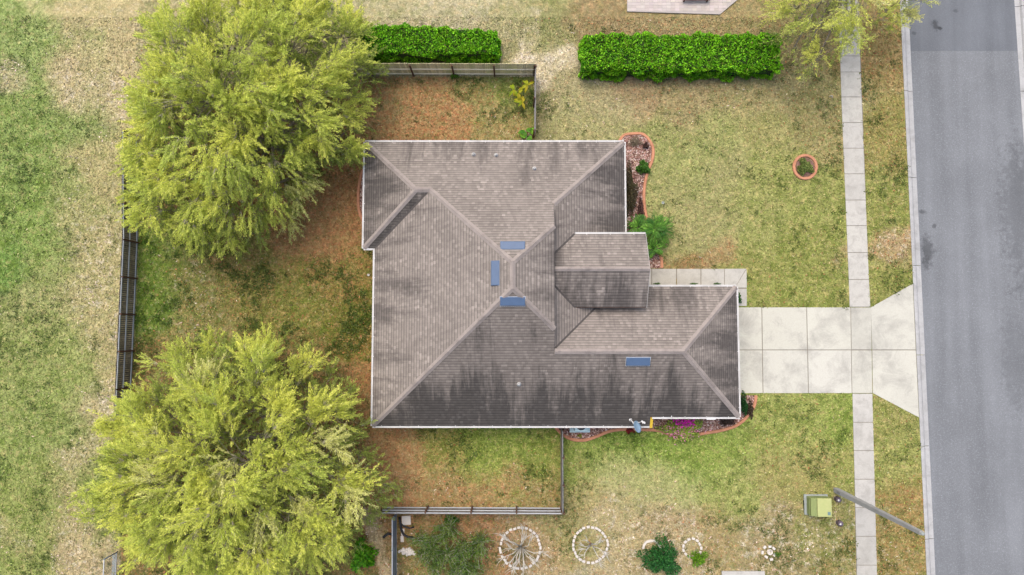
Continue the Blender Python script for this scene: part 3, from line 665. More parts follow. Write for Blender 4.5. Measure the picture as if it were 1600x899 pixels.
def tree(name, label, outline, trunk_px, ztop, zlow, tint=(1, 1, 1), spacing=.95, dens=1.0, inner=2, pale=.05, group=None, seed=1, sprigs=25, leaves=54, seglen=1.4):
    r = np.random.default_rng(seed); zmid = zlow + (ztop - zlow) * .45
    poly = [P(px, py, zmid) for px, py in outline]; pa = np.array(poly)
    tx, ty = P(*trunk_px, 1.5); root = empty(name, (tx, ty, 0), label, 'tree', group)
    cx, cy = pa.mean(0); ang0 = np.arctan2(pa[:, 1] - cy, pa[:, 0] - cx); rad0 = np.hypot(pa[:, 0] - cx, pa[:, 1] - cy)
    o = np.argsort(ang0); ang0 = ang0[o]; rad0 = rad0[o]
    def edge(a): return np.interp(a, np.concatenate([ang0 - 2 * math.pi, ang0, ang0 + 2 * math.pi]), np.tile(rad0, 3))
    def nz(x, y, z, s): return mnoise.noise(V((x * s + seed * 7, y * s, z * s)))
    clumps = []
    mn, mx = pa.min(0), pa.max(0)
    for layer in range(1 + inner):
        sp_ = spacing * (1.5, 1.25, 1.5)[layer]
        nx_, ny_ = int((mx[0] - mn[0]) / sp_) + 1, int((mx[1] - mn[1]) / sp_) + 1
        for i in range(nx_):
            for j in range(ny_):
                x = mn[0] + (i + r.uniform(.0, 1.0)) * sp_; y = mn[1] + (j + r.uniform(.0, 1.0)) * sp_
                a = math.atan2(y - cy, x - cx); rr = math.hypot(x - cx, y - cy) / max(.5, edge(a) - .9)
                if rr > 1.0 or r.uniform() > dens: continue
                dome = math.sqrt(max(0, 1 - rr ** 2.4))
                z = zlow + (ztop - zlow) * dome
                lump = nz(x, y, 0, .42)
                if layer == 0:
                    if lump < -.30 and rr < .92: continue            # gaps one can look down into
                    z += lump * 2.6 + r.uniform(-.7, .6)
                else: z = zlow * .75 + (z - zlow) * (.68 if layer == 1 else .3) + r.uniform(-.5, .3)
                clumps.append((x, y, max(1.0, z), rr, layer))
    C_, U_, W_, K_ = [], [], [], []
    SC, SU, SW, SK = [], [], [], []
    bases = []
    for (x, y, z, rr, layer) in clumps:
        out = np.array([x - cx, y - cy, 0]); out /= np.linalg.norm(out) + 1e-6
        d = out * (.45 + .95 * rr) + np.array([0, 0, .9 - .7 * rr]) + r.normal(0, .3, 3); d /= np.linalg.norm(d)
        sl_ = seglen * (1.5 if layer == 0 else .9); base = np.array([x, y, z]) - d * sl_ * .85; bases.append(base)
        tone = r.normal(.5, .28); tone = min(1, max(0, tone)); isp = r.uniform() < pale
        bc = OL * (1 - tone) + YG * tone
        if layer: bc = DK * .6 + OL * .4; isp = False  # inner layers get dark leaf colours that paint the crown's inner shade
        if isp: bc = PALE
        bc = bc * np.array(tint)
        ns = int(sprigs * r.uniform(.7, 1.25) * (2.1 if layer == 0 else .7)); jit = .46 if layer == 0 else .6
        sub = [np.zeros(3)] + [d * r.uniform(.15, .7) * sl_ + r.normal(0, .3, 3) for _ in range(4)]; sdir = [d] + [(lambda v_: v_ / np.linalg.norm(v_))(d + r.normal(0, .42, 3)) for _ in range(4)]
        for q in range(ns):
            sb = q % 5; dd = sdir[sb] + r.normal(0, jit * (1 if sb == 0 else .75), 3); dd /= np.linalg.norm(dd)
            L = sl_ * r.uniform(.45, 1.3) * (1 if sb == 0 else .62); nl = int(leaves * L / seglen)
            t = np.sort(r.uniform(.25, 1, nl) ** .8)
            droop = r.uniform(.05, .28) * L
            bq = base + sub[sb]; p = bq + dd * (t * L)[:, None]; p[:, 2] -= droop * t ** 2
            side = np.cross(dd, r.normal(0, 1, 3)); side /= np.linalg.norm(side) + 1e-6
            sg = np.where(r.uniform(size=nl) < .5, -1, 1)
            ld = dd + side * (sg * r.uniform(.3, .9, nl))[:, None] + r.normal(0, .25, (nl, 3)); ld[:, 2] -= .1; ld = unit(ld)
            p = p + ld * .06 + r.normal(0, .042, (nl, 3))
            C_.append(p); U_.append(ld); W_.append(np.cross(ld, r.normal(0, 1, (nl, 3)) * np.array([.5, .5, .3]) + np.array([0, 0, 1.0])))
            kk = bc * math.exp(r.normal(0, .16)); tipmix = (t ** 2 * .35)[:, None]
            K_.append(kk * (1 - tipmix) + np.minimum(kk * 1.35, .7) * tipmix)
            # the bare stem of the sprig
            m = 3; ts = (np.arange(m) + .5) / m; ps = bq + dd * (ts * L * .9)[:, None]; ps[:, 2] -= droop * ts ** 2 - .01
            SC.append(ps); SU.append(np.tile(dd * L * .9 / m / 2 * 1.05, (m, 1))); SW.append(np.tile(unit(np.cross(dd, r.normal(0, 1, 3))[None])[0] * .016, (m, 1))); SK.append(np.tile(TW * r.uniform(.6, 1.1), (m, 1)))
    C_ = np.concatenate(C_); U_ = np.concatenate(U_); W_ = unit(np.concatenate(W_)); K_ = np.concatenate(K_); n = len(C_)
    ln = r.uniform(.09, .22, n); wd = r.uniform(.022, .044, n)
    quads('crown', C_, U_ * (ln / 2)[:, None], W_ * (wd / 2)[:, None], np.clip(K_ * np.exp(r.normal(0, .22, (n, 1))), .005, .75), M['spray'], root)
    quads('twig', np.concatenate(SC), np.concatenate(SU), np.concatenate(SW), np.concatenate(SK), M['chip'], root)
    # trunk and limbs
    tb = MB(); fork = V((tx, ty, 1.7)); tb.tube([(tx, ty, -.1), (tx + .03, ty, .25), (tx - .04, ty + .05, 1.0), fork, fork + V((0, 0, .5))], [.42, .31, .27, .27, .2], 10); tb.build('trunk', M['bark'], root)
    lb = MB(); bs = np.array(bases); k = 16
    ctr = [bs[r.integers(len(bs))] for _ in range(k)]
    ctr = np.array(ctr)
    for _ in range(6):
        own = np.argmin(((bs[:, None] - ctr[None]) ** 2).sum(-1), 1)
        for q in range(k):
            if (own == q).any(): ctr[q] = bs[own == q].mean(0)
    for q in range(k):
        mine = bs[own == q]
        if not len(mine): continue
        c = V(ctr[q]) - V((0, 0, .7)); md = fork.lerp(c, .5) + V((r.uniform(-.4, .4), r.uniform(-.4, .4), .5)); hub = c
        lb.tube([fork, fork.lerp(md, .5), md, md.lerp(hub, .6), hub], [.15, .12, .09, .06, .04], 6)
        for p in mine:
            p = V(p); m = hub.lerp(p, .5) + V((r.uniform(-.2, .2), r.uniform(-.2, .2), .15)); lb.tube([hub, m, p, p + (p - m) * .5], [.03, .022, .016, .006], 4, False)
    lb.build('limbs', M['bark'], root)
    return root

TL_OUT = [(228, -20), (212, 60), (192, 130), (155, 215), (152, 300), (168, 372), (240, 386), (345, 402), (400, 398), (425, 345), (460, 325), (505, 285), (558, 258), (590, 190), (578, 140), (608, 80), (585, 20), (540, -30), (430, -45), (320, -40)]
BL_OUT = [(172, 590), (255, 520), (330, 500), (390, 500), (430, 505), (505, 560), (580, 610), (590, 660), (570, 700), (610, 745), (640, 790), (600, 850), (560, 905), (470, 940), (330, 960), (200, 910), (145, 850), (92, 765), (128, 715), (118, 650)]
tree('broad_tree', 'large yellow green feathery tree at the north fence, beside the short hedge', TL_OUT, (428, 225), 9.0, 2.6, seed=3, tint=(.97, 1.0, .9))
tree('broad_tree', 'largest yellow green feathery tree in the back yard, touching the corner of the house roof', BL_OUT, (440, 680), 9.3, 2.4, pale=.13, seed=11, tint=(.96, .98, .9))
TR_OUT = [(1185, 20), (1210, 70), (1230, 105), (1275, 130), (1315, 118), (1345, 90), (1368, 60), (1400, 30), (1440, 18), (1475, 5), (1490, -30), (1440, -90), (1320, -120), (1220, -80), (1180, -30)]
tree('street_tree', 'sparse yellow green tree overhanging the sidewalk and kerb', TR_OUT, (1318, -48), 6.5, 3.2, spacing=.78, dens=.62, inner=1, seed=21, sprigs=17, leaves=30, seglen=1.15)

def bush(name, label, cat, base_px, rx_, ry_, h, cols, n, ln, wd, m='leaf', group=None, stems=6, squash=1.0, up=.35, zoff=0, tone=.3):
    x, y = P(base_px[0], base_px[1], h * .45); root = empty(name, (x, y, 0), label, cat, group)
    a = rng.uniform(0, 2 * math.pi, n); cz = rng.uniform(0, 1, n); rr = rng.uniform(0, 1, n) ** .4
    lob = 1 + .25 * np.sin(a * 3 + x) + .18 * np.sin(a * 5 + y * 2) + .1 * np.sin(a * 9)
    sr = np.sqrt(np.maximum(0, 1 - cz ** 2)) * .95 + .05
    c = np.stack([x + np.cos(a) * rx_ * rr * lob * sr, y + np.sin(a) * ry_ * rr * lob * sr, .06 + h * (.12 + .85 * cz * (0.55 + .45 * rr))], -1)
    nq = max(6, n // 60); cc = rng.integers(0, nq, n)      # leaves belong to shoots with a tone of their own
    shade = rng.uniform(0, 1, nq)[cc]; A, B = np.array(cols[0]), np.array(cols[1])
    col = vary(A * (1 - shade)[:, None] + B * shade[:, None], n, .22, .06)
    d = np.stack([np.cos(a), np.sin(a), np.full(n, up)], -1)
    l = rng.uniform(.7, 1.3, n) * ln; q = leaf_cloud(c, d, l, l * wd, col, .55)
    quads('foliage', *q[:3], q[3], M[m], root)
    if stems:
        mb = MB()
        for i in range(stems):
            t = rng.uniform(0, 6.28); e_ = V((math.cos(t) * rx_ * .6, math.sin(t) * ry_ * .6, h * .75)); b0 = V((x, y, -.02))
            mb.tube([b0, b0 + e_ * .5 + V((0, 0, h * .12)), b0 + e_], [.03, .02, .008], 5)
        mb.build('stem', M['bark'], root)
    return root
G1, G2 = alb(62, 132, 22), alb(118, 186, 44)
# clipped hedges: a leafy skin over a twiggy core
def hedge(label, x0p, x1p, ytop, ybot, h, notch, seed, taper=0.0):
    r = np.random.default_rng(seed)
    xa, yt = P(x0p, ytop, h); xb, _ = P(x1p, ytop, h); _, yb = P(x0p, ybot, .15)
    cx, cy = (xa + xb) / 2, (yt + yb) / 2; root = empty('hedge', (cx, cy, 0), label, 'hedge')
    L, Wd = xb - xa, yt - yb
    def topz(x, y): return h + .16 * mnoise.noise(V((x * .9, y * .9, seed))) + .1 * mnoise.noise(V((x * 2.6, y * 2.6, seed))) - notch * max(0, (x - cx) / (L / 2) - .55)
    nx, ny = int(L / .25), 8; mb = MB()
    def gp(i, j, k):
        x = xa + L * i / nx; y = yb + Wd * j / ny
        ins = .12; z = topz(x, y) - .14
        x = min(max(x, xa + ins), xb - ins); y = min(max(y, yb + ins), yt - ins); y = cy + (y - cy) * (1 - taper * min(1, max(-.3, (x - cx) / (L / 2)))) if y > cy else y
        return (x, y, z if k else -.02)
    for i in range(nx):
        for j in range(ny): mb.poly([gp(i, j, 1), gp(i + 1, j, 1), gp(i + 1, j + 1, 1), gp(i, j + 1, 1)])
        mb.poly([gp(i, 0, 0), gp(i + 1, 0, 0), gp(i + 1, 0, 1), gp(i, 0, 1)]); mb.poly([gp(i, ny, 1), gp(i + 1, ny, 1), gp(i + 1, ny, 0), gp(i, ny, 0)])
    for i in (0, nx):
        for j in range(ny): mb.poly([gp(i, j, 0), gp(i, j, 1), gp(i, j + 1, 1), gp(i, j + 1, 0)])
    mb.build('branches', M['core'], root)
    n = int((L * Wd + (L + Wd) * 2 * h) * 480); at = L * Wd; as_ = (L + Wd) * 2 * h
    istop = r.uniform(size=n) < at / (at + as_)
    x = r.uniform(xa, xb, n); y = r.uniform(yb, yt, n); z = r.uniform(.03, h, n)
    peri = r.uniform(0, 2 * (L + Wd), n); nx_ = np.zeros(n); ny_ = np.zeros(n)
    for i in range(n):
        if istop[i]: continue
        p = peri[i]
        if p < L: y[i] = yb; x[i] = xa + p; ny_[i] = -1
        elif p < 2 * L: y[i] = yt; x[i] = xa + p - L; ny_[i] = 1
        elif p < 2 * L + Wd: x[i] = xa; y[i] = yb + p - 2 * L; nx_[i] = -1
        else: x[i] = xb; y[i] = yb + p - 2 * L - Wd; nx_[i] = 1
    # rounded corners and bulges
    wobx = np.array([mnoise.noise(V((a * 1.1, b * 1.1, c * 1.1 + seed))) for a, b, c in zip(x, y, z)]); lmp = np.array([mnoise.noise(V((a * 2.3, b * 2.3, c * 2.3 + 5))) for a, b, c in zip(x, y, z)])
    tz = np.array([topz(a, b) for a, b in zip(x, y)]); z = np.where(istop, tz, np.minimum(z, tz))
    off = wobx * .5 + lmp * .26 + r.uniform(-.12, .03, n)
    x = x + nx_ * off; y = y + ny_ * off; z = z + np.where(istop, lmp * .26 + wobx * .14 + r.uniform(-.2, .06, n), 0)
    ex = np.minimum(np.minimum(x - xa, xb - x), np.minimum(y - yb, yt - y)); z = np.where(istop, z - np.clip(.3 - ex, 0, .3) ** 2 * 2.2, z)
    side = (~istop) & (z > h - .35); sh = np.where(side, (z - h + .35) ** 2 * 1.4, 0); x -= nx_ * sh; y -= ny_ * sh
    d = np.stack([nx_, ny_, np.where(istop, .9, .45)], -1) + r.normal(0, .5, (n, 3))
    y = np.where(y > cy, cy + (y - cy) * (1 - taper * np.clip((x - cx) / (L / 2), -.3, 1)), y)
    tone = np.clip(.5 + lmp * 1.0 + r.normal(0, .25, n), 0, 1)[:, None]
    col = vary(np.array(alb(84, 170, 14)) * (1 - tone) + np.array(alb(158, 232, 40)) * tone, n, .26, .06); dull = (r.uniform(size=n) < .10) & (wobx > 0); col[dull] = vary(np.array(alb(128, 130, 60)), int(dull.sum()), .25, .08)
    l = r.uniform(.09, .2, n); q = leaf_cloud(np.stack([x, y, np.maximum(z, .02)], -1), d, l, l * .6, col, .5)
    quads('foliage', *q[:3], q[3], M['waxy'], root); return root
hedge('long clipped bright green hedge between two neighbouring lawns', 912, 1218, 53, 121, 1.7, 0.0, 4)
hedge('short bright green hedge growing behind the wooden fence', 560, 777, 41, 98, 1.9, .3, 6, .32)

# ------------------------------------------------------------ wooden fences
def fence(name, label, pts, h, boards, railm, rail_side, sec=2.9, rails=(.3, .95, 1.6), postm='post', pw=.14, tone=(.75, 1.15)):
    """pts: world points along the base; rail_side +1 = rails on the left of travel"""
    root = empty(name, (pts[0][0], pts[0][1], 0), label, 'fence')
    tot = 0
    for a, b in zip(pts, pts[1:]):
        a = V((*a, 0)); b = V((*b, 0)); d = (b - a); L = d.length; d.normalize(); lf = V((-d.y, d.x, 0)) * rail_side
        n = max(1, round(L / sec)); sl_ = L / n
        for i in range(n):
            s0 = a + d * (sl_ * i); mb = MB(); k = int(sl_ / pw); lean = rnd.uniform(-.015, .015)
            for q in range(k):
                t0 = sl_ * q / k + .006; t1 = sl_ * (q + 1) / k - .006; p0 = s0 + d * t0; p1 = s0 + d * t1
                tn = rnd.uniform(*tone); hh = h + rnd.uniform(-.02, .02); th = .02; o_ = lf * (rnd.uniform(-.004, .004))
                mb.hexa([p0 + o_ + V((0, 0, .0)), p1 + o_, p1 + o_ - lf * th, p0 + o_ - lf * th],
                        [p0 + o_ + V((0, 0, hh)), p1 + o_ + V((0, 0, hh)), p1 + o_ - lf * th + V((0, 0, hh)), p0 + o_ - lf * th + V((0, 0, hh))], col=(tn, tn, tn))
            mb.build('board_panel', M[boards], root)
            for z in rails:
                rm = MB(); off = lf * .028; rm.bar(s0 + d * .05 + off + V((0, 0, z)), s0 + d * (sl_ - .05) + off + V((0, 0, z + rnd.uniform(-.015, .015))), .05, .09); rm.build('rail', M[railm], root)
        for i in range(n + 1):
            pm = MB(); p = a + d * (sl_ * i) + lf * .10; pm.bar(p + V((0, 0, -.1)), p + V((0, 0, h - .06)), .1, .1, up=d); pm.build('post', M[postm], root)
    return root
fence('wooden_fence', 'tall pale green weathered wood fence running along the short hedge', [P(520, 116.5), P(836, 117.5)], 2.0, 'fence_lt', 'rail_lt', -1, 3.05, (.22, 1.05), 'post', .13)
fence('wooden_fence', 'grey wood fence joining the house to the tall pale fence by the banana plant', [P(836, 118.5), P(835.5, 215)], 1.9, 'fence_gr', 'lead', -1, 2.4)
fence('wooden_fence', 'dark wood fence with three grey rails between the back yard and the open field', [P(214, 215), P(215, 380), P(205, 605), P(197, 760)], 1.85, 'fence_dk', 'rail', 1, 2.95, (.12, .98, 1.72))
fence('wooden_fence', 'dark wood fence with grey rails at the bottom of the yard, beside the large tree', [P(600, 793), P(876, 794)], 1.55, 'fence_dk', 'rail', 1, 3.1, (.12, .8, 1.42))
fence('wooden_fence', 'narrow grey wood fence running from the south eave to the yard corner', [P(876, 668), P(876.5, 793)], 1.7, 'fence_gr', 'rail', 1, 2.2, (.3, 1.4))
def metal_fence(name, label, a, b, h, solid):
    root = empty(name, (*a, 0), label, 'fence'); A = V((*a, 0)); B = V((*b, 0)); d = (B - A); L = d.length; d.normalize(); n = max(1, round(L / 2.4))
    for i in range(n + 1):
        p = A + d * (L * i / n); mb = MB(); mb.tube([p + V((0, 0, -.1)), p + V((0, 0, h + .04))], .035, 8); mb.build('post', M['steel'], root)
    mb = MB(); mb.tube([A + V((0, 0, h)), B + V((0, 0, h))], .035, 8); mb.build('rail', M['rail'], root)
    mb = MB(); mb.tube([A + V((0, 0, .12)), B + V((0, 0, .12))], .02, 6); mb.build('rail', M['rail'], root)
    pm = MB()
    if solid: pm.bar(A + V((0, 0, h / 2 + .03)), B + V((0, 0, h / 2 + .03)), .02, h - .12)
    else:
        k = int(L / .11)
        for q in range(k):
            p = A + d * (L * (q + .5) / k); pm.bar(p + V((0, 0, .12)), p + V((0, 0, h)), .018, .018, up=d)
    pm.build('infill', M['steel'], root); return root
metal_fence('metal_fence', 'blue grey metal fence running down from the corner of the dark wood fence', P(620, 800), P(620, 940), 1.75, True)
metal_fence('metal_gate', 'silver metal gate frame standing at the field edge beside the large tree', P(184, 862), P(180, 935), 1.5, False)
gs = MB(); gs.box(P(176, 862)[0], P(183, 862)[0], P(176, 940)[1], P(176, 865)[1], -.05, .03); tag(gs.build('concrete_strip', M['cgrey']), kind='structure')

# ------------------------------------------------------------ garden beds and borders
def smooth(pts, n=8, closed=False):
    pts = [V((*p, 0)) if len(p) == 2 else V(p) for p in pts]; out = []; m = len(pts)
    for i in range(m if closed else m - 1):
        p0 = pts[(i - 1) % m] if (closed or i) else pts[i]; p1 = pts[i]; p2 = pts[(i + 1) % m]; p3 = pts[(i + 2) % m] if (closed or i < m - 2) else p2
        for k in range(n):
            t = k / n; out.append(.5 * ((2 * p1) + (p2 - p0) * t + (2 * p0 - 5 * p1 + 4 * p2 - p3) * t * t + (3 * p1 - p0 - 3 * p2 + p3) * t ** 3))
    if not closed: out.append(pts[-1])
    return out
KPROF = [(.11, -.03), (.11, .07), (.075, .125), (-.075, .125), (-.11, .07), (-.11, -.03)]
def border(label, px, closed=False, prof=KPROF, cat='garden edging'):
    ln = smooth([P(*q) for q in px], 8, closed); c = ln[0] if not closed else sum(ln, V((0, 0, 0))) / len(ln)
    mb = MB(); mb.sweep(ln, prof, closed=closed); o = mb.build('garden_border', M['terra'], origin=(c.x, c.y, 0)); tag(o, label, cat)
    return ln
bN = border('terracotta border curving round the mulch bed at the front of the house', [(966, 223), (975, 212), (988, 209.5), (1003, 210), (1013, 218), (1020, 232), (1019, 250), (1012, 268), (1007, 290), (1006, 315), (1010, 340), (1018, 365), (1028, 390), (1033, 405), (1034, 419)])
bS = border('long wavy terracotta border round the flower bed along the south wall', [(868, 668), (878, 678), (892, 686), (912, 688), (932, 682), (952, 674), (975, 671), (1005, 671.5), (1030, 673), (1050, 680), (1075, 682), (1100, 677), (1125, 673), (1150, 665), (1167, 651), (1178, 634), (1181, 618)])
bW = border('short terracotta border arc showing past the west eave', [(576, 262), (567, 268), (561.5, 290), (560, 315), (563, 335), (571, 352), (580, 360)])
ring = [(1257.5 + 17.5 * math.cos(t), 261.5 + 18 * math.sin(t)) for t in [k * math.pi / 6 for k in range(12)]]
border('round terracotta planter ring in the middle of the front lawn', ring, True)
def bed(name, line, close_pts):
    pts = [(p.x, p.y) for p in line] + close_pts; mb = MB(); mb.poly([(x, y, .045) for x, y in pts])
    o = mb.build(name, M['mulch'], weld=False); tag(o, kind='structure')
    b = bmesh.new(); b.from_mesh(o.data)
    for f in b.faces:
        f.normal_update()
        if f.normal.z < 0: f.normal_flip()
    bmesh.ops.triangulate(b, faces=b.faces); b.to_mesh(o.data); b.free()
    xs_ = [p[0] for p in pts]; ys_ = [p[1] for p in pts]; n = 16000
    x = rng.uniform(min(xs_), max(xs_), n); y = rng.uniform(min(ys_), max(ys_), n); ok = inpoly(x, y, pts); x, y = x[ok], y[ok]
    area = (max(xs_) - min(xs_)) * (max(ys_) - min(ys_)); keep = rng.uniform(size=len(x)) < min(1, 260 * area / n); x, y = x[keep], y[keep]; n = len(x)
    pal = np.array([alb(206, 172, 160), alb(150, 108, 96), alb(232, 212, 200), alb(104, 72, 64), alb(186, 146, 132)])
    c = np.stack([x, y, rng.uniform(.05, .075, n)], -1); d = rng.normal(0, 1, (n, 3)) * np.array([1, 1, .12]); l = rng.uniform(.08, .2, n)
    q = leaf_cloud(c, d, l, l * rng.uniform(.3, .6, n), vary(pal[rng.integers(0, 5, n)], n, .15, .05), .05)
    s = unit(np.cross(d, np.array([0, 0, 1.0]))); tag(quads('wood_chips', q[0], q[1], s * (l * .22)[:, None], q[3], M['chip']), kind='stuff')
bed('mulch_bed', bN, [P(960, 419), P(960, 223)])
bed('flower_bed', bS, [P(1145, 618), P(1145, 640), P(868, 640)])
bed('side_bed', bW, [P(590, 360), P(590, 262)])
mb = MB(); mb.lathe((*P(1257.5, 261.5), 0), [(.78, .03), (.5, .08), (.01, .09)], 20); tag(mb.build('planter_soil', M['mulch']), kind='structure')
bush('planter_flowers', 'low olive green ground plant filling the round terracotta ring', 'plant', (1257.5, 261.5), .56, .56, .34, (alb(104, 140, 56), alb(190, 196, 116)), 2200, .12, .45, stems=0)

# shrubs of the front bed
bush('small_shrub', 'small bright green shrub against the terracotta border of the front bed', 'shrub', (1005.5, 262), .46, .5, .6, (alb(58, 120, 30), alb(106, 160, 56)), 900, .16, .4)
bush('dark_shrub', 'long dark olive shrub growing under the front eave', 'shrub', (984, 300), .5, 1.9, .9, (alb(82, 80, 52), alb(124, 112, 78)), 3200, .13, .4)
bush('dry_shrub', 'pale grey twiggy plant at the north tip of the front bed', 'plant', (992, 222), .5, .35, .35, (alb(150, 138, 112), alb(186, 172, 144)), 500, .16, .15)
bush('dark_shrub', 'small plum coloured plant in the north curve of the front bed', 'plant', (1009, 228), .22, .22, .35, (alb(86, 62, 56), alb(112, 84, 72)), 260, .12, .4, stems=3)
bush('dark_shrub', 'row of dark red low plant beside the front terracotta border', 'plant', (1001, 325), .22, .7, .3, (alb(90, 62, 54), alb(130, 92, 84)), 500, .12, .4, stems=3)
def frond_plant(name, label, px, h, n, L, cols, group=None, width=.05, leaflets=30, droop=.55, stems=3, spread=.35, cat='palm', wide=1.0):
    x, y = P(px[0], px[1], h * .7); root = empty(name, (x, y, 0), label, cat, group)
    C, U, Wv, K = [], [], [], []; mb = MB()
    heads = [V((x + rnd.uniform(-spread, spread), y + rnd.uniform(-spread, spread), h * rnd.uniform(.6, .85))) for _ in range(stems)]
    for s_ in heads:
        mb.tube([(x + (s_.x - x) * .3, y + (s_.y - y) * .3, -.03), ((x + s_.x) / 2, (y + s_.y) / 2, s_.z * .5), tuple(s_)], [.07, .055, .045], 7)
    mb.build('trunk', M['bark'], root)
    for i in range(n):
        s_ = heads[i % stems]; a = 2 * math.pi * (i / n) * 1.0 * 3.1 + rnd.uniform(-.4, .4); el = rnd.uniform(.15, 1.0); l = L * rnd.uniform(.75, 1.15)
        hd = np.array([math.cos(a), math.sin(a), 0]); t = np.linspace(.12, 1, leaflets)
        pts = np.array(s_)[None] + hd[None] * (t * l * math.cos(el))[:, None] + np.array([0, 0, 1.0])[None] * ((t * math.sin(el) - droop * t ** 2) * l)[:, None]
        tan = unit(np.gradient(pts, axis=0)); sd_ = np.array([-hd[1], hd[0], 0]); bc = np.array(cols[0]) * (1 - (q := rnd.random())) + np.array(cols[1]) * q
        ll = l * .30 * np.sin(np.pi * np.clip(t * .85 + .12, 0, 1)) * wide
        for sg in (-1, 1):
            d = unit(tan * .75 + sd_ * sg * .8 + np.array([0, 0, -.12])); C.append(pts + d * (ll / 2)[:, None]); U.append(d * (ll / 2)[:, None])
            nrm = np.cross(d, np.array([0, 0, 1.0])); Wv.append(unit(nrm) * width / 2 * .6); K.append(np.tile(bc, (leaflets, 1)))
    K = np.concatenate(K); quads('frond', np.concatenate(C), np.concatenate(U), np.concatenate(Wv), vary(K, len(K), .3, .05), M['waxy'], root); return root
PG = (alb(44, 106, 24), alb(130, 190, 66))
frond_plant('palm', 'large lush green palm overhanging the terracotta border and lawn by the entry roof', (1026, 362), 1.5, 62, 1.4, PG, 'palms', wide=.7, width=.034)
frond_plant('palm', 'smaller green palm tucked between the front eave and the entry roof', (992, 352), 1.3, 46, 1.05, PG, 'palms', wide=.7, width=.034)
frond_plant('palm', 'lower green palm fronds below the large palm beside the entry roof', (1023, 388), .9, 30, .95, PG, 'palms', wide=.7, width=.034)
frond_plant('fern', 'bright green fern at the foot of the side fence by the north eave', (823, 211), .6, 18, .62, (alb(60, 140, 16), alb(130, 190, 40)), width=.1, leaflets=16, cat='fern')
# banana plant: a few broad curved blades on two stalks
def banana(px):
    x, y = P(*px, .8); root = empty('banana_plant', (x, y, 0), 'yellow green banana plant leaning in the corner of the wooden fences', 'plant')
    st = MB(); heads = [V((x + .5, y + .75, 1.1)), V((x - .15, y + .2, 1.0)), V((x + .15, y - .4, .8)), V((x - .45, y + .5, .9))]
    for h in heads: st.tube([(x, y, -.03), ((x + h.x) / 2, (y + h.y) / 2, h.z * .55), tuple(h)], [.07, .06, .04], 7)
    st.build('stalk', M['tdark'], root)
    for i in range(26):
        h = heads[i % 4]; a = rnd.uniform(0, 6.28); l = rnd.uniform(.4, .75); wv = rnd.uniform(.07, .13); mb = MB(); k = 7; rows = []
        c = np.array(alb(168, 196, 40)) * (1 - (q := rnd.random())) + np.array(alb(216, 200, 60)) * q
        for j in range(k + 1):
            t = j / k; p = h + V((math.cos(a), math.sin(a), 0)) * l * t + V((0, 0, .45 * t - .8 * t * t)) * l; s_ = V((-math.sin(a), math.cos(a), 0)) * wv * math.sin(math.pi * min(1, .08 + t * .9)) 
            rows.append((p - s_ + V((0, 0, .04)), p, p + s_ + V((0, 0, .04))))
        for r0, r1 in zip(rows, rows[1:]):
            mb.poly([r0[0], r0[1], r1[1], r1[0]], col=tuple(c)); mb.poly([r0[1], r0[2], r1[2], r1[1]], col=tuple(c * .92))
        mb.build('leaf', M['waxy'], root)
banana((813, 152))
# south flower bed
fl = bush('flowering_shrub', 'flowering shrub with magenta blooms and green leaves below the south gutter', 'shrub', (1066, 672), 1.4, .72, .95, (alb(156, 206, 58), alb(216, 232, 120)), 3000, .15, .45)
n = 230; a = rng.uniform(0, 6.28, n); rr = rng.uniform(0, 1, n) ** .5; fx0, fy0 = P(1070, 661, .95)
cc = np.stack([fx0 + rng.normal(0, .3, n) + .25 * np.round(np.cos(a)), fy0 + rng.normal(0, .15, n), .86 + rng.uniform(0, .2, n)], -1)
m2 = 330; a2 = rng.uniform(0, 6.28, m2); r2 = rng.uniform(0, 1, m2) ** .5; gx0, gy0 = P(1066, 675, .8)
c2 = np.stack([gx0 + rng.normal(0, .6, m2), gy0 + rng.normal(0, .28, m2), .72 + rng.uniform(0, .25, m2)], -1)
cols = np.concatenate([vary((.62, .03, .42), n, .2, .05), vary((.55, .22, .33), m2, .25, .08)])
q = leaf_cloud(np.concatenate([cc, c2]), rng.normal(0, 1, (n + m2, 3)), np.full(n + m2, .11), np.full(n + m2, .09), cols, .1)
quads('blossom', *q[:3], q[3], M['leaf'], fl)
bush('red_plant', 'low crimson plant under the satellite dish', 'plant', (984, 672.5), .3, .22, .3, (alb(150, 40, 46), alb(190, 70, 66)), 320, .12, .4, stems=2)
bush('dark_shrub', 'dark plum shrub by the south east corner of the garage', 'shrub', (1136, 657), .55, .38, .6, (alb(70, 52, 46), alb(104, 80, 70)), 900, .12, .4)
bush('dark_shrub', 'dark brown shrub inside the curve of the south border near the driveway', 'shrub', (1171, 640), .3, .55, .55, (alb(74, 62, 46), alb(110, 92, 70)), 700, .12, .4)
bush('green_shrub', 'narrow deep green shrub pressed against the garage wall beside the driveway', 'shrub', (1161, 632), .3, .75, .9, (alb(30, 84, 34), alb(62, 120, 54)), 1100, .12, .45)
bush('green_shrub', 'small green shrub between the garage gutter and the path', 'shrub', (1153, 466), .22, .4, .6, (alb(40, 100, 34), alb(84, 144, 54)), 500, .11, .45)
bush('low_plant', 'tiny yellow green plant in the mulch beside the air conditioner', 'plant', (906, 681), .16, .14, .22, (alb(150, 160, 60), alb(196, 196, 84)), 120, .1, .4, stems=0)
for i, (px, lab) in enumerate(((1026, 'tiny green weed at the path edge nearest the entry roof'), (1083, 'tiny green weed at the path edge under the middle of the garage gutter'), (1120, 'tiny green weed at the path edge near the bend of the path'))):
    bush('weed', lab, 'plant', (px, 443.5), .3, .07, .16, (alb(60, 110, 40), alb(100, 150, 60)), 120, .08, .4, stems=0, group='weeds along the path')
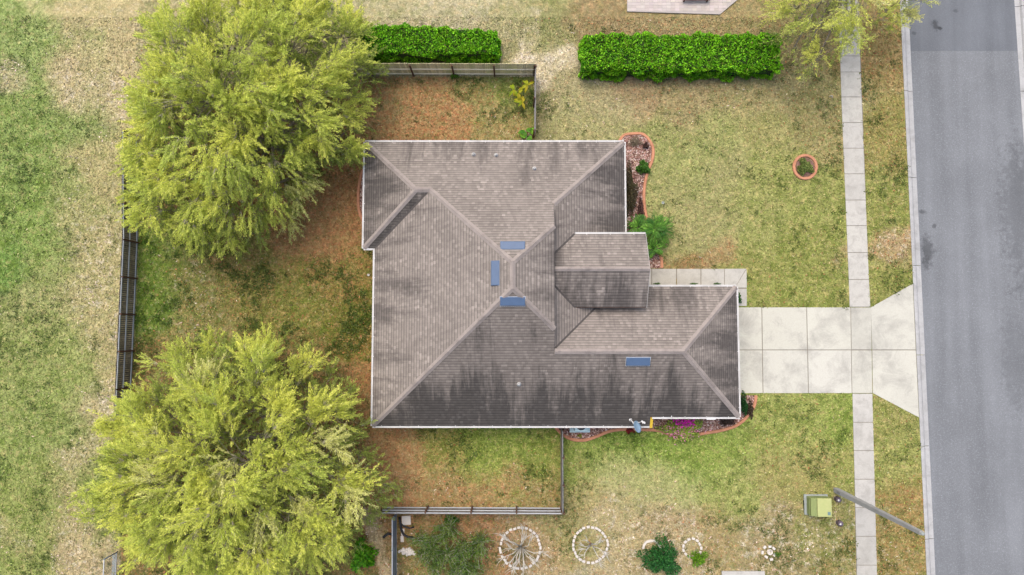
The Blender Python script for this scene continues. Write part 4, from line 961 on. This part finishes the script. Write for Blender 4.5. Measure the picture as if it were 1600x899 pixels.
# back yard bottom and left
bush('leafy_shrub', 'vivid green broad leaved shrub beside the grey metal fence, under the large tree', 'shrub', (566, 868), .85, 1.05, 1.0, (alb(70, 150, 12), alb(132, 200, 40)), 900, .24, .55, 'waxy')
def wispy(name, label, px, rx_, ry_, h, cols, n, seed, group=None, cat='shrub'):
    r = np.random.default_rng(seed); x, y = P(px[0], px[1], h * .5); root = empty(name, (x, y, 0), label, cat, group)
    C, U, Wv, K = [], [], [], []; mb = MB()
    k_ = max(3, n // 14); ha = r.uniform(0, 6.28, k_); hr = r.uniform(0, 1, k_) ** .6
    for i in range(n):
        hh = i % k_; hx, hy = x + math.cos(ha[hh]) * rx_ * .75 * hr[hh], y + math.sin(ha[hh]) * ry_ * .75 * hr[hh]
        a = r.uniform(0, 6.28); rr = r.uniform(.3, 1); sz = .34 * (rx_ + ry_) / 2; b0 = np.array([x + (hx - x) * .5, y + (hy - y) * .5, 0])
        md = np.array([hx, hy, h * .4 * r.uniform(.6, 1.2)]); end = md + np.array([math.cos(a) * sz * rr, math.sin(a) * sz * rr, h * r.uniform(.1, .6)])
        mb.tube([tuple(b0), tuple(md), tuple(end)], [.022, .014, .005], 4, False)
        m = 36; t = r.uniform(.45, 1, m)[:, None]; p = (1 - t) ** 2 * b0 + 2 * t * (1 - t) * md + t ** 2 * end + r.normal(0, .09, (m, 3)); p[:, 2] = np.maximum(p[:, 2], .05)
        d = unit((end - md)[None] + r.normal(0, .35, (m, 3))); q = r.uniform(); C.append(p); U.append(d * r.uniform(.05, .12, (m, 1))); Wv.append(unit(np.cross(d, r.normal(0, 1, (m, 3)))) * .026); K.append(np.tile(np.array(cols[0]) * (1 - q) + np.array(cols[1]) * q, (m, 1)))
    mb.build('stem', M['palebark'], root); K = np.concatenate(K); quads('foliage', np.concatenate(C), np.concatenate(U), np.concatenate(Wv), vary(K, len(K), .22, .08), M['leaf'], root); return root
wispy('wispy_shrub', 'wide wispy green shrub below the dark wood fence, beside the metal fence', (698, 864), 3.5, 2.7, 1.7, (alb(96, 144, 52), alb(166, 190, 96)), 420, 5)
bush('green_shrub', 'deep green shrub at the top edge between the feathery tree and the lawn', 'shrub', (462, 0), 2.6, .9, 1.4, (alb(44, 100, 20), alb(92, 140, 40)), 3500, .16, .45)
bush('fence_weed', 'small green weed growing against the pale wood fence', 'plant', (710, 120), .35, .16, .4, (alb(70, 130, 30), alb(120, 170, 50)), 220, .12, .4, stems=0)
bush('ivy_patch', 'dark green ivy patch at the foot of the bottom fence', 'plant', (704, 812), .5, .25, .5, (alb(44, 100, 20), alb(92, 150, 40)), 420, .13, .5, stems=0)

# ------------------------------------------------------------ rings of white edging blocks
def ring_blocks(px, py, r_, n, label, group, a0=0, a1=360, wob_=.03):
    x, y = P(px, py); base = None
    for i in range(n):
        a = R(a0 + (a1 - a0) * i / (n if a1 - a0 >= 360 else n - 1)) + rnd.uniform(-.03, .03); rr = r_ + rnd.uniform(-wob_, wob_)
        if base is None:
            mb = MB(); w2, d2 = .12, .08
            for k in (0,):
                mb.hexa([(-w2, -d2, 0), (w2, -d2, 0), (w2 * .9, d2, 0), (-w2 * .9, d2, 0)], [(-w2, -d2, .13), (w2, -d2, .13), (w2 * .9, d2, .13), (-w2 * .9, d2, .13)])
            base = mb.build('edging_block', M['stone'], bevel=.02); o = base
        else: o = base.copy(); COL.objects.link(o)
        o.location = (x + rr * math.cos(a), y + rr * math.sin(a), -.01); o.rotation_euler = (rnd.uniform(-.06, .06), rnd.uniform(-.06, .06), a + math.pi / 2 + rnd.uniform(-.15, .15))
        tag(o, label, 'edging block', group)
ring_blocks(813, 856, 1.4, 30, 'white edging block in the wide ring round the bare branching shrub', 'blocks round the bare branching shrub')
ring_blocks(922, 851, 1.22, 26, 'white edging block in the ring round the thin bare sapling', 'blocks round the thin bare sapling')
ring_blocks(1018, 857, .56, 9, 'white edging block showing behind the dark green citrus bush', 'blocks behind the citrus bush', 10, 170)
ring_blocks(1081, 856, .62, 13, 'white edging block in the small ring beside the lime green plant', 'blocks beside the lime green plant')
ring_blocks(1202, 862, .44, 7, 'white edging block in the smallest ring near the sidewalk', 'blocks of the smallest ring', 40, 330, .09)
mbs = MB(); x, y = P(1202, 862); mbs.lathe((x, y, 0), [(.16, 0), (.2, .16), (.17, .16), (.12, .05)], 14); tag(mbs.build('plant_pot', M['stone'], origin=(x, y, 0)), 'small pale pot standing inside the smallest ring of blocks', 'pot')
bush('low_plant', 'small green tuft spilling out of the smallest block ring', 'plant', (1214, 866), .3, .16, .22, (alb(80, 130, 40), alb(130, 170, 60)), 160, .1, .4, stems=0)
def bare(name, label, px, R_, h, n, seed, sub=5):
    r = np.random.default_rng(seed); x, y = P(*px, .2); root = empty(name, (x, y, 0), label, 'shrub'); mb = MB()
    for i in range(n):
        a = 6.28 * i / n + r.uniform(-.7, .7); rr = R_ * r.uniform(.35, 1.1); e_ = V((x + math.cos(a) * rr, y + math.sin(a) * rr, h * r.uniform(.6, 1.0))); m = V((x, y, 0)).lerp(e_, .45) + V((r.uniform(-.15, .15), r.uniform(-.15, .15), .25 * h))
        mb.tube([(x + r.uniform(-.12, .12), y + r.uniform(-.12, .12), -.05), m, e_ + V((r.uniform(-.25, .25), r.uniform(-.25, .25), 0))], [.04, .026, .01], 5)
        for k in range(sub):
            t = r.uniform(.3, .95); s_ = m.lerp(e_, t); a2 = a + r.uniform(-.9, .9); l = R_ * r.uniform(.2, .5); mb.tube([s_, s_ + V((math.cos(a2), math.sin(a2), .3)) * l * .5, s_ + V((math.cos(a2 + .2), math.sin(a2 + .2), .35)) * l], [.022, .014, .005], 4, False)
    mb.build('branches', M['palebark'], root); return root
bare('bare_shrub', 'bare shrub with many pale branches inside the widest ring of white blocks', (815, 857), 1.75, 1.2, 17, 3)
bare('bare_sapling', 'thin bare sapling with few branches inside a ring of white blocks', (924, 853), 1.15, .9, 8, 4, 5)
bush('citrus_bush', 'dark green glossy citrus bush standing in front of a ring of white blocks', 'bush', (1033, 872), 1.35, 1.2, 1.7, (alb(28, 92, 40), alb(76, 146, 66)), 3000, .17, .42, 'waxy')
bush('lime_plant', 'lime green low plant growing out of a small block ring', 'plant', (1091, 872), .62, .55, .6, (alb(100, 160, 24), alb(150, 200, 50)), 800, .14, .42)

# ------------------------------------------------------------ grass blades and litter lying on the turf
def turf():
    n = 300000; x = rng.uniform(-38, 31, n); y = rng.uniform(-19, 23, n)
    bad = inpoly(x, y, out) | inpoly(x, y, [P(1120, 481), P(1120, 614), P(1363, 614), kpt(653), kpt(443), P(1361, 481)]) | inpoly(x, y, [P(1000, 419), P(1168, 419), P(1168, 482), P(1000, 482)])
    sl0 = np.polyfit([P(1309.5, 0)[1], P(1338.5, 899)[1]], [P(1309.5, 0)[0], P(1338.5, 899)[0]], 1); d = x - np.polyval(sl0, y)
    bad |= (d > -.05) & (d < 1.5); bad |= x > kerb_line(y) - .05
    for ln, ex in ((bN, [P(960, 419), P(960, 223)]), (bS, [P(1145, 618), P(1145, 640), P(868, 640)]), (bW, [P(590, 360), P(590, 262)])): bad |= inpoly(x, y, [(p.x, p.y) for p in ln] + ex)
    bad |= inpoly(x, y, pa_all)
    x, y = x[~bad], y[~bad]; n = len(x)
    ix = np.clip(np.searchsorted(xs, x), 0, len(xs) - 1); iy = np.clip(np.searchsorted(ys, y), 0, len(ys) - 1)
    col = gc[iy, ix]; mk = gm[iy, ix]; z = GZ[iy, ix]; u = rng.uniform(size=n)
    g = np.array(alb(112, 138, 52)); ru = np.array(alb(182, 124, 86)); dr = np.array(alb(208, 190, 150))
    t = np.where(u < .25 * mk[:, 2], 1, np.where(u < .25 * mk[:, 2] + .32 * mk[:, 1], 2, np.where(u > .88, 3, 0)))[:, None]
    c = np.where(t == 1, ru, np.where(t == 2, col * .4 + g * .6, np.where(t == 3, col * .5 + dr * .5, col)))
    nz = np.array([mnoise.noise(V((a * .55, b * .55, 3))) + .6 * mnoise.noise(V((a * 1.7, b * 1.7, 8))) for a, b in zip(x, y)])
    pal = (rng.uniform(size=n) < 0.30 * mk[:, 0]) & (nz > .22)
    c = np.where(pal[:, None], np.array(alb(240, 220, 200)), c)
    c = vary(c, n, .23, .04); l = rng.uniform(.07, .22, n)
    dd = rng.normal(0, 1, (n, 3)) * np.array([1, 1, .45]); q = leaf_cloud(np.stack([x, y, z + rng.uniform(.01, .045, n)], -1), dd, l, l * rng.uniform(.2, .5, n), c, .05)
    tag(quads('grass', *q[:3], q[3], M['chip']), kind='stuff')
    # broad leaved weeds in loose drifts where the turf is greenest
    nz2 = np.array([mnoise.noise(V((a * .4, b * .4, 13))) + .7 * mnoise.noise(V((a * 1.5, b * 1.5, 18))) for a, b in zip(x, y)])
    w_ = np.nonzero((nz2 > .22) & (rng.uniform(size=n) < .13 * mk[:, 1] ** 1.5 * (1 + 1.6 * (mk[:, 2] > .15))))[0]
    k = 9; wx_ = np.repeat(x[w_], k) + rng.normal(0, .11, len(w_) * k); wy_ = np.repeat(y[w_], k) + rng.normal(0, .11, len(w_) * k); m = len(wx_)
    wc = vary(np.repeat(col[w_], k, 0) * .35 + np.array(alb(84, 118, 34)) * .65, m, .3, .06); l = rng.uniform(.08, .18, m)
    q = leaf_cloud(np.stack([wx_, wy_, np.repeat(z[w_], k) + rng.uniform(.02, .1, m)], -1), rng.normal(0, 1, (m, 3)) * np.array([1, 1, .5]), l, l * .45, wc, .05)
    tag(quads('weeds', *q[:3], q[3], M['leaf']), kind='stuff')
pa_all = [P(980, 20), P(1127, 25), P(1156, 0), P(1194, -40), P(980, -40)]
turf()

# ------------------------------------------------------------ utilities and small things
# pad-mounted transformer
tx0, ty0 = P(1281, 791, .4); tr = empty('transformer_box', (tx0, ty0, 0), 'yellow green electrical transformer box on a concrete pad by the sidewalk', 'transformer')
ty0 += .0; mb = MB(); mb.box(tx0 - .95, tx0 + .72, ty0 - .68, ty0 + .72, -.05, .1); mb.build('pad', M['cgrey'], tr, bevel=.01)
mb = MB(); mb.box(tx0 - .78, tx0 + .62, ty0 - .6, ty0 + .62, .1, .74); mb.build('cabinet', M['tdark'], tr, bevel=.015)
mb = MB(); mb.hexa([(tx0 - .38, ty0 - .64, .745), (tx0 + .66, ty0 - .66, .745), (tx0 + .66, ty0 + .62, .745), (tx0 - .38, ty0 + .66, .745)], [(tx0 - .36, ty0 - .6, .86), (tx0 + .62, ty0 - .62, .82), (tx0 + .62, ty0 + .58, .82), (tx0 - .36, ty0 + .62, .86)]); mb.build('lid', M['tgreen'], tr, bevel=.02)
mb = MB(); mb.hexa([(tx0 - .80, ty0 - .62, .5), (tx0 - .4, ty0 - .62, .745), (tx0 - .4, ty0 + .64, .745), (tx0 - .8, ty0 + .64, .5)], [(tx0 - .8, ty0 - .62, .53), (tx0 - .4, ty0 - .62, .8), (tx0 - .4, ty0 + .64, .8), (tx0 - .8, ty0 + .64, .53)]); mb.build('hood', M['tdark'], tr)
mb = MB(); mb.box(tx0 + .32, tx0 + .52, ty0 - .5, ty0 - .28, .85, .853); mb.build('warning_sticker', M['decal'], tr)
mb = MB(); mb.box(tx0 - .985, tx0 - .955, ty0 - .35, ty0 + .3, .02, .09); mb.build('pad_vent', M['black'], tr)
def dome_post(px, py, label):
    x, y = P(px, py); root = empty('utility_dome', (x, y, 0), label, 'utility marker', 'plum utility domes')
    mb = MB(); mb.lathe((x, y, -.02), [(.2, 0), (.2, .1), (.17, .28), (.19, .29), (.19, .34)], 18); mb.build('housing', M['purple'], root)
    mb = MB(); mb.lathe((x, y, .32), [(.175, 0), (.16, .07), (.1, .13), (.02, .15)], 18); mb.build('cap', M['white'] if False else M['purple'], root)
    mb = MB(); mb.lathe((x - .07, y, .435), [(.07, 0), (.055, .03), (.01, .045)], 12); mb.build('reflector_or_glint', M['white'], root)  # small white bump that paints the highlight on the dome
dome_post(1307, 779.5, 'plum utility dome right next to the base of the light pole'); dome_post(1310, 816.5, 'plum utility dome below the transformer box, away from the pole')
# street light pole
bx, by = P(1306, 766); lp = empty('light_pole', (bx, by, 0), 'tall grey concrete light pole leaning across the sidewalk in view', 'light pole')
mb = MB()
h0, w0, w1 = 9.5, .17, .115
mb.hexa([(bx - w0, by - w0, -.1), (bx + w0, by - w0, -.1), (bx + w0, by + w0, -.1), (bx - w0, by + w0, -.1)], [(bx - w1, by - w1, h0), (bx + w1, by - w1, h0), (bx + w1, by + w1, h0), (bx - w1, by + w1, h0)]); mb.build('shaft', M['pole'], lp, bevel=.03)
mb = MB(); mb.lathe((bx, by, h0), [(.1, 0), (.1, .12), (.05, .14)], 10); mb.build('cap', M['cgrey'], lp)
mb = MB(); mb.box(bx - .19, bx - .168, by - .07, by + .07, .5, .9); mb.build('access_plate', M['lead'], lp)
# air conditioner
ax, ay = P(907, 668, .5); ac = empty('air_conditioner', (ax, ay, 0), 'pale blue air conditioner unit half hidden under the south eave', 'air conditioner')
ay0 = P(907, 676, .1)[1]
mb = MB(); mb.box(ax - .72, ax + .72, ay0, ay0 + 1.25, -.02, .1); mb.build('pad', M['ac'], ac, bevel=.01)
mb = MB(); mb.box(ax - .45, ax + .45, ay0 + .2, ay0 + 1.1, .1, .9); mb.build('cabinet', M['ac'], ac, bevel=.04)
mb = MB(); mb.lathe((ax, ay0 + .65, .9), [(.36, 0), (.36, .03), (.3, .04), (.02, .02)], 24); mb.build('fan', M['black'], ac)
mb = MB()
for rr in (.12, .2, .28, .36):
    mb.tube([(ax + rr * math.cos(t), ay0 + .65 + rr * math.sin(t), .96) for t in [k * math.pi / 10 for k in range(21)]], .008, 5)
mb.build('grille', M['steel'], ac)
# satellite dish
zx = 3.0; dx, dy = P(985.5, 656, zx); dz = slope_z('S', dx, dy); di = empty('satellite_dish', (dx, dy, dz), 'blue grey satellite dish mounted on the south eave of the roof', 'satellite dish')
mb = MB(); mb.lathe((dx, dy, dz), [(.12, -.05), (.1, .03), (.03, .05)], 10); mb.tube([(dx, dy, dz), (dx + .02, dy - .05, dz + .35), (dx + .1, dy - .2, dz + .48)], .035, 8); mb.build('mast', M['white'], di)
cd = V((dx + .3, dy - .42, dz + .45)); nd = V((.62, .28, .62)).normalized(); u = nd.cross(V((0, 0, 1))).normalized(); v = u.cross(nd)
mb = MB(); rings = []
for j in range(6):
    rr = j / 5; rings.append([cd + (u * math.cos(t) * .40 + v * math.sin(t) * .36) * rr + nd * (.1 * rr * rr) for t in [k * 2 * math.pi / 24 for k in range(24)]])
for r0, r1 in zip(rings, rings[1:]):
    for k in range(24): mb.poly([r0[k], r0[(k + 1) % 24], r1[(k + 1) % 24], r1[k]], smooth=True)
for k in range(24): mb.poly([rings[-1][k], rings[-1][(k + 1) % 24], rings[-1][(k + 1) % 24] - nd * .03, rings[-1][k] - nd * .03])
mb.build('reflector_or_glint', M['dish'], di)
tip = V((dx + .68, dy - .02, dz + .72)); mb = MB(); mb.tube([(dx + .05, dy - .1, dz + .45), cd - v * .2 - nd * .02 + V((0, .2, 0)), tip], .022, 6); mb.build('arm', M['white'], di)
mb = MB(); mb.bar(tip - V((.1, -.04, 0)), tip + V((.14, -.12, .02)), .1, .08); mb.bar(tip - V((.04, .1, 0)), tip + V((.12, -.02, .05)), .07, .07); mb.build('receiver', M['white'], di)
# neighbour's patio and other bits at the picture edge
pat = MB(); pz = .1
pa_ = [P(980, 18, pz), P(1125, 22.5, pz), P(1152, 0, pz), P(1190, -40, pz), P(980, -40, pz)]
pat.hexa([(x, y, -.05) for x, y in pa_], [(x, y, pz - .012) for x, y in pa_], col=(.82, .82, .82))
y_ = P(980, 17.0, pz)[1]; xl = P(980.6, 18, pz)[0]; row = 0
yt = y_ - .02
while yt < P(980, -38, pz)[1]:
    xx = xl + (.0 if row % 2 else -.0)
    while xx < xl + 8:
        cxm = xx + .16; pxl = inpoly(np.array([cxm]), np.array([yt + .1]), pa_)[0] and inpoly(np.array([cxm + .16]), np.array([yt + .01]), pa_)[0]
        if pxl: t = rnd.uniform(.86, 1.06); pat.box(xx + .006, xx + .314, yt + .006, yt + .214, pz - .02, pz, col=(t, t * rnd.uniform(.95, 1), t * rnd.uniform(.93, 1)))
        xx += .32
    yt += .22; row += 1
tag(pat.build('patio', M['paver'], weld=False), kind='structure')
bn = empty('bench', (*P(1094, -2, .4), 0), 'low brown wooden bench on the pale paver patio', 'bench'); bxx, byy = P(1088, .5, .4)
mb = MB()
for i in range(4): mb.box(bxx - 1.0, bxx + 1.0, byy - .02 + i * .13, byy + .09 + i * .13, .40, .44)
mb.build('seat', M['brown'], bn, bevel=.008)
for sx in (-.85, .85):
    for sy in (.02, .4): mb = MB(); mb.box(bxx + sx - .04, bxx + sx + .04, byy + sy - .02, byy + sy + .06, .1, .4); mb.build('leg', M['brown'], bn)
ws = MB(); a = P(1128, 893, .12); b = P(1195, 893, .12); ws.hexa([(a[0], a[1] - 3, -.05), (b[0], a[1] - 3, -.05), (b[0], b[1], -.05), (a[0], a[1], -.05)], [(a[0], a[1] - 3, .12), (b[0], a[1] - 3, .12), (b[0], b[1], .12), (a[0], a[1], .12)], col=(1, 1, 1))
tag(ws.build('pale_slab', M['walk'], bevel=.01), kind='structure')
# stepping stones, rubble and hose by the metal fence
def flat(name, px0, py0, px1, py1, h, label, cat, rz=0):
    x0, y0 = P(px0, py1); x1, y1 = P(px1, py0); cx, cy = (x0 + x1) / 2, (y0 + y1) / 2; mb = MB()
    hx, hy = (x1 - x0) / 2, (y1 - y0) / 2; mb.box(-hx, hx, -hy, hy, -.01, h); o = mb.build(name, M['stone'], bevel=.015); o.location = (cx, cy, 0); o.rotation_euler = (0, 0, rz); tag(o, label, cat)
flat('paving_slab', 628, 806, 642, 820, .07, 'square white paving slab in the corner of the two fences', 'slab', .05)
flat('paving_slab', 627, 826, 632, 837, .06, 'narrow white block lying beside the black hose, nearer the paving slab', 'block', -.04)
flat('paving_slab', 626, 837.5, 631, 847, .06, 'narrow white block lying beside the black hose, nearer the rubble', 'block', .06)
mb = MB()
for i in range(90):
    x, y = P(637 + rnd.gauss(0, 5), 862 + rnd.gauss(0, 2.4)); s = rnd.uniform(.05, .12); mb.lathe((x, y, rnd.uniform(-.02, .06)), [(s, 0), (s * 1.05, s * .4), (s * .6, s * .8), (s * .1, s * .9)], 6)
x, y = P(637, 862); tag(mb.build('rubble_heap', M['stone'], origin=(x, y, 0)), 'heap of broken white stones beside the metal fence', 'rubble')
mb = MB(); mb.tube([P3(624, 808, .07), P3(625.5, 818, .08), P3(627, 828, .12), P3(631, 836, .07), P3(638, 839.5, .06), P3(646, 840, .06)], .09, 8); mb.tube([P3(625.5, 818, .09), P3(632, 823, .07), P3(640, 825.5, .06), P3(647, 824, .06)], .06, 8); x, y = P(627, 825); tag(mb.build('drain_hose', M['black'], origin=(x, y, 0)), 'black forked drain hose curling past the white blocks', 'hose')
mb = MB(); mb.tube([P3(612, 835, .08), P3(606, 834, .1), P3(601, 838, .1), P3(599, 840, .08)], .1, 8); x, y = P(606, 836); tag(mb.build('drain_hose', M['black'], origin=(x, y, 0)), 'short black drain hose end poking out west of the metal fence', 'hose')
# tiny things on the lawns
mb = MB(); x, y = P(1036, 317); mb.lathe((x, y, 0), [(.11, -.02), (.11, .03), (.07, .03), (.06, .01), (.01, .01)], 14); tag(mb.build('cleanout_cover', M['cgrey'], origin=(x, y, 0)), 'small round grey cleanout cap in the front lawn near the border', 'cleanout cover')
mb = MB(); x, y = P(576, 430); mb.lathe((x, y, 0), [(.09, -.02), (.09, .12), (.06, .12), (.05, .05)], 12); tag(mb.build('drain_pipe', M['pipe'], origin=(x, y, 0)), 'short pale pipe end in the grass beside the west eave', 'pipe')
mb = MB(); x, y = P(1298, 152); mb.tube([(x - .09, y + .05, -.02), (x - .08, y + .05, .12), (x + .06, y + .04, .14), (x + .07, y - .06, .12), (x + .07, y - .07, -.02)], .025, 7); tag(mb.build('pipe_loop', M['pipe'], origin=(x, y, 0)), 'small bent white pipe in the lawn near the sidewalk', 'pipe')
mb = MB(); x, y = P(780, 94); mb.box(x - .12, x + .12, y - .1, y + .1, -.02, .3); mb.box(x - .14, x + .14, y - .12, y + .12, .3, .34); tag(mb.build('meter_box', M['cgrey'], origin=(x, y, 0), bevel=.01), 'small grey box standing at the end of the short hedge', 'utility box')
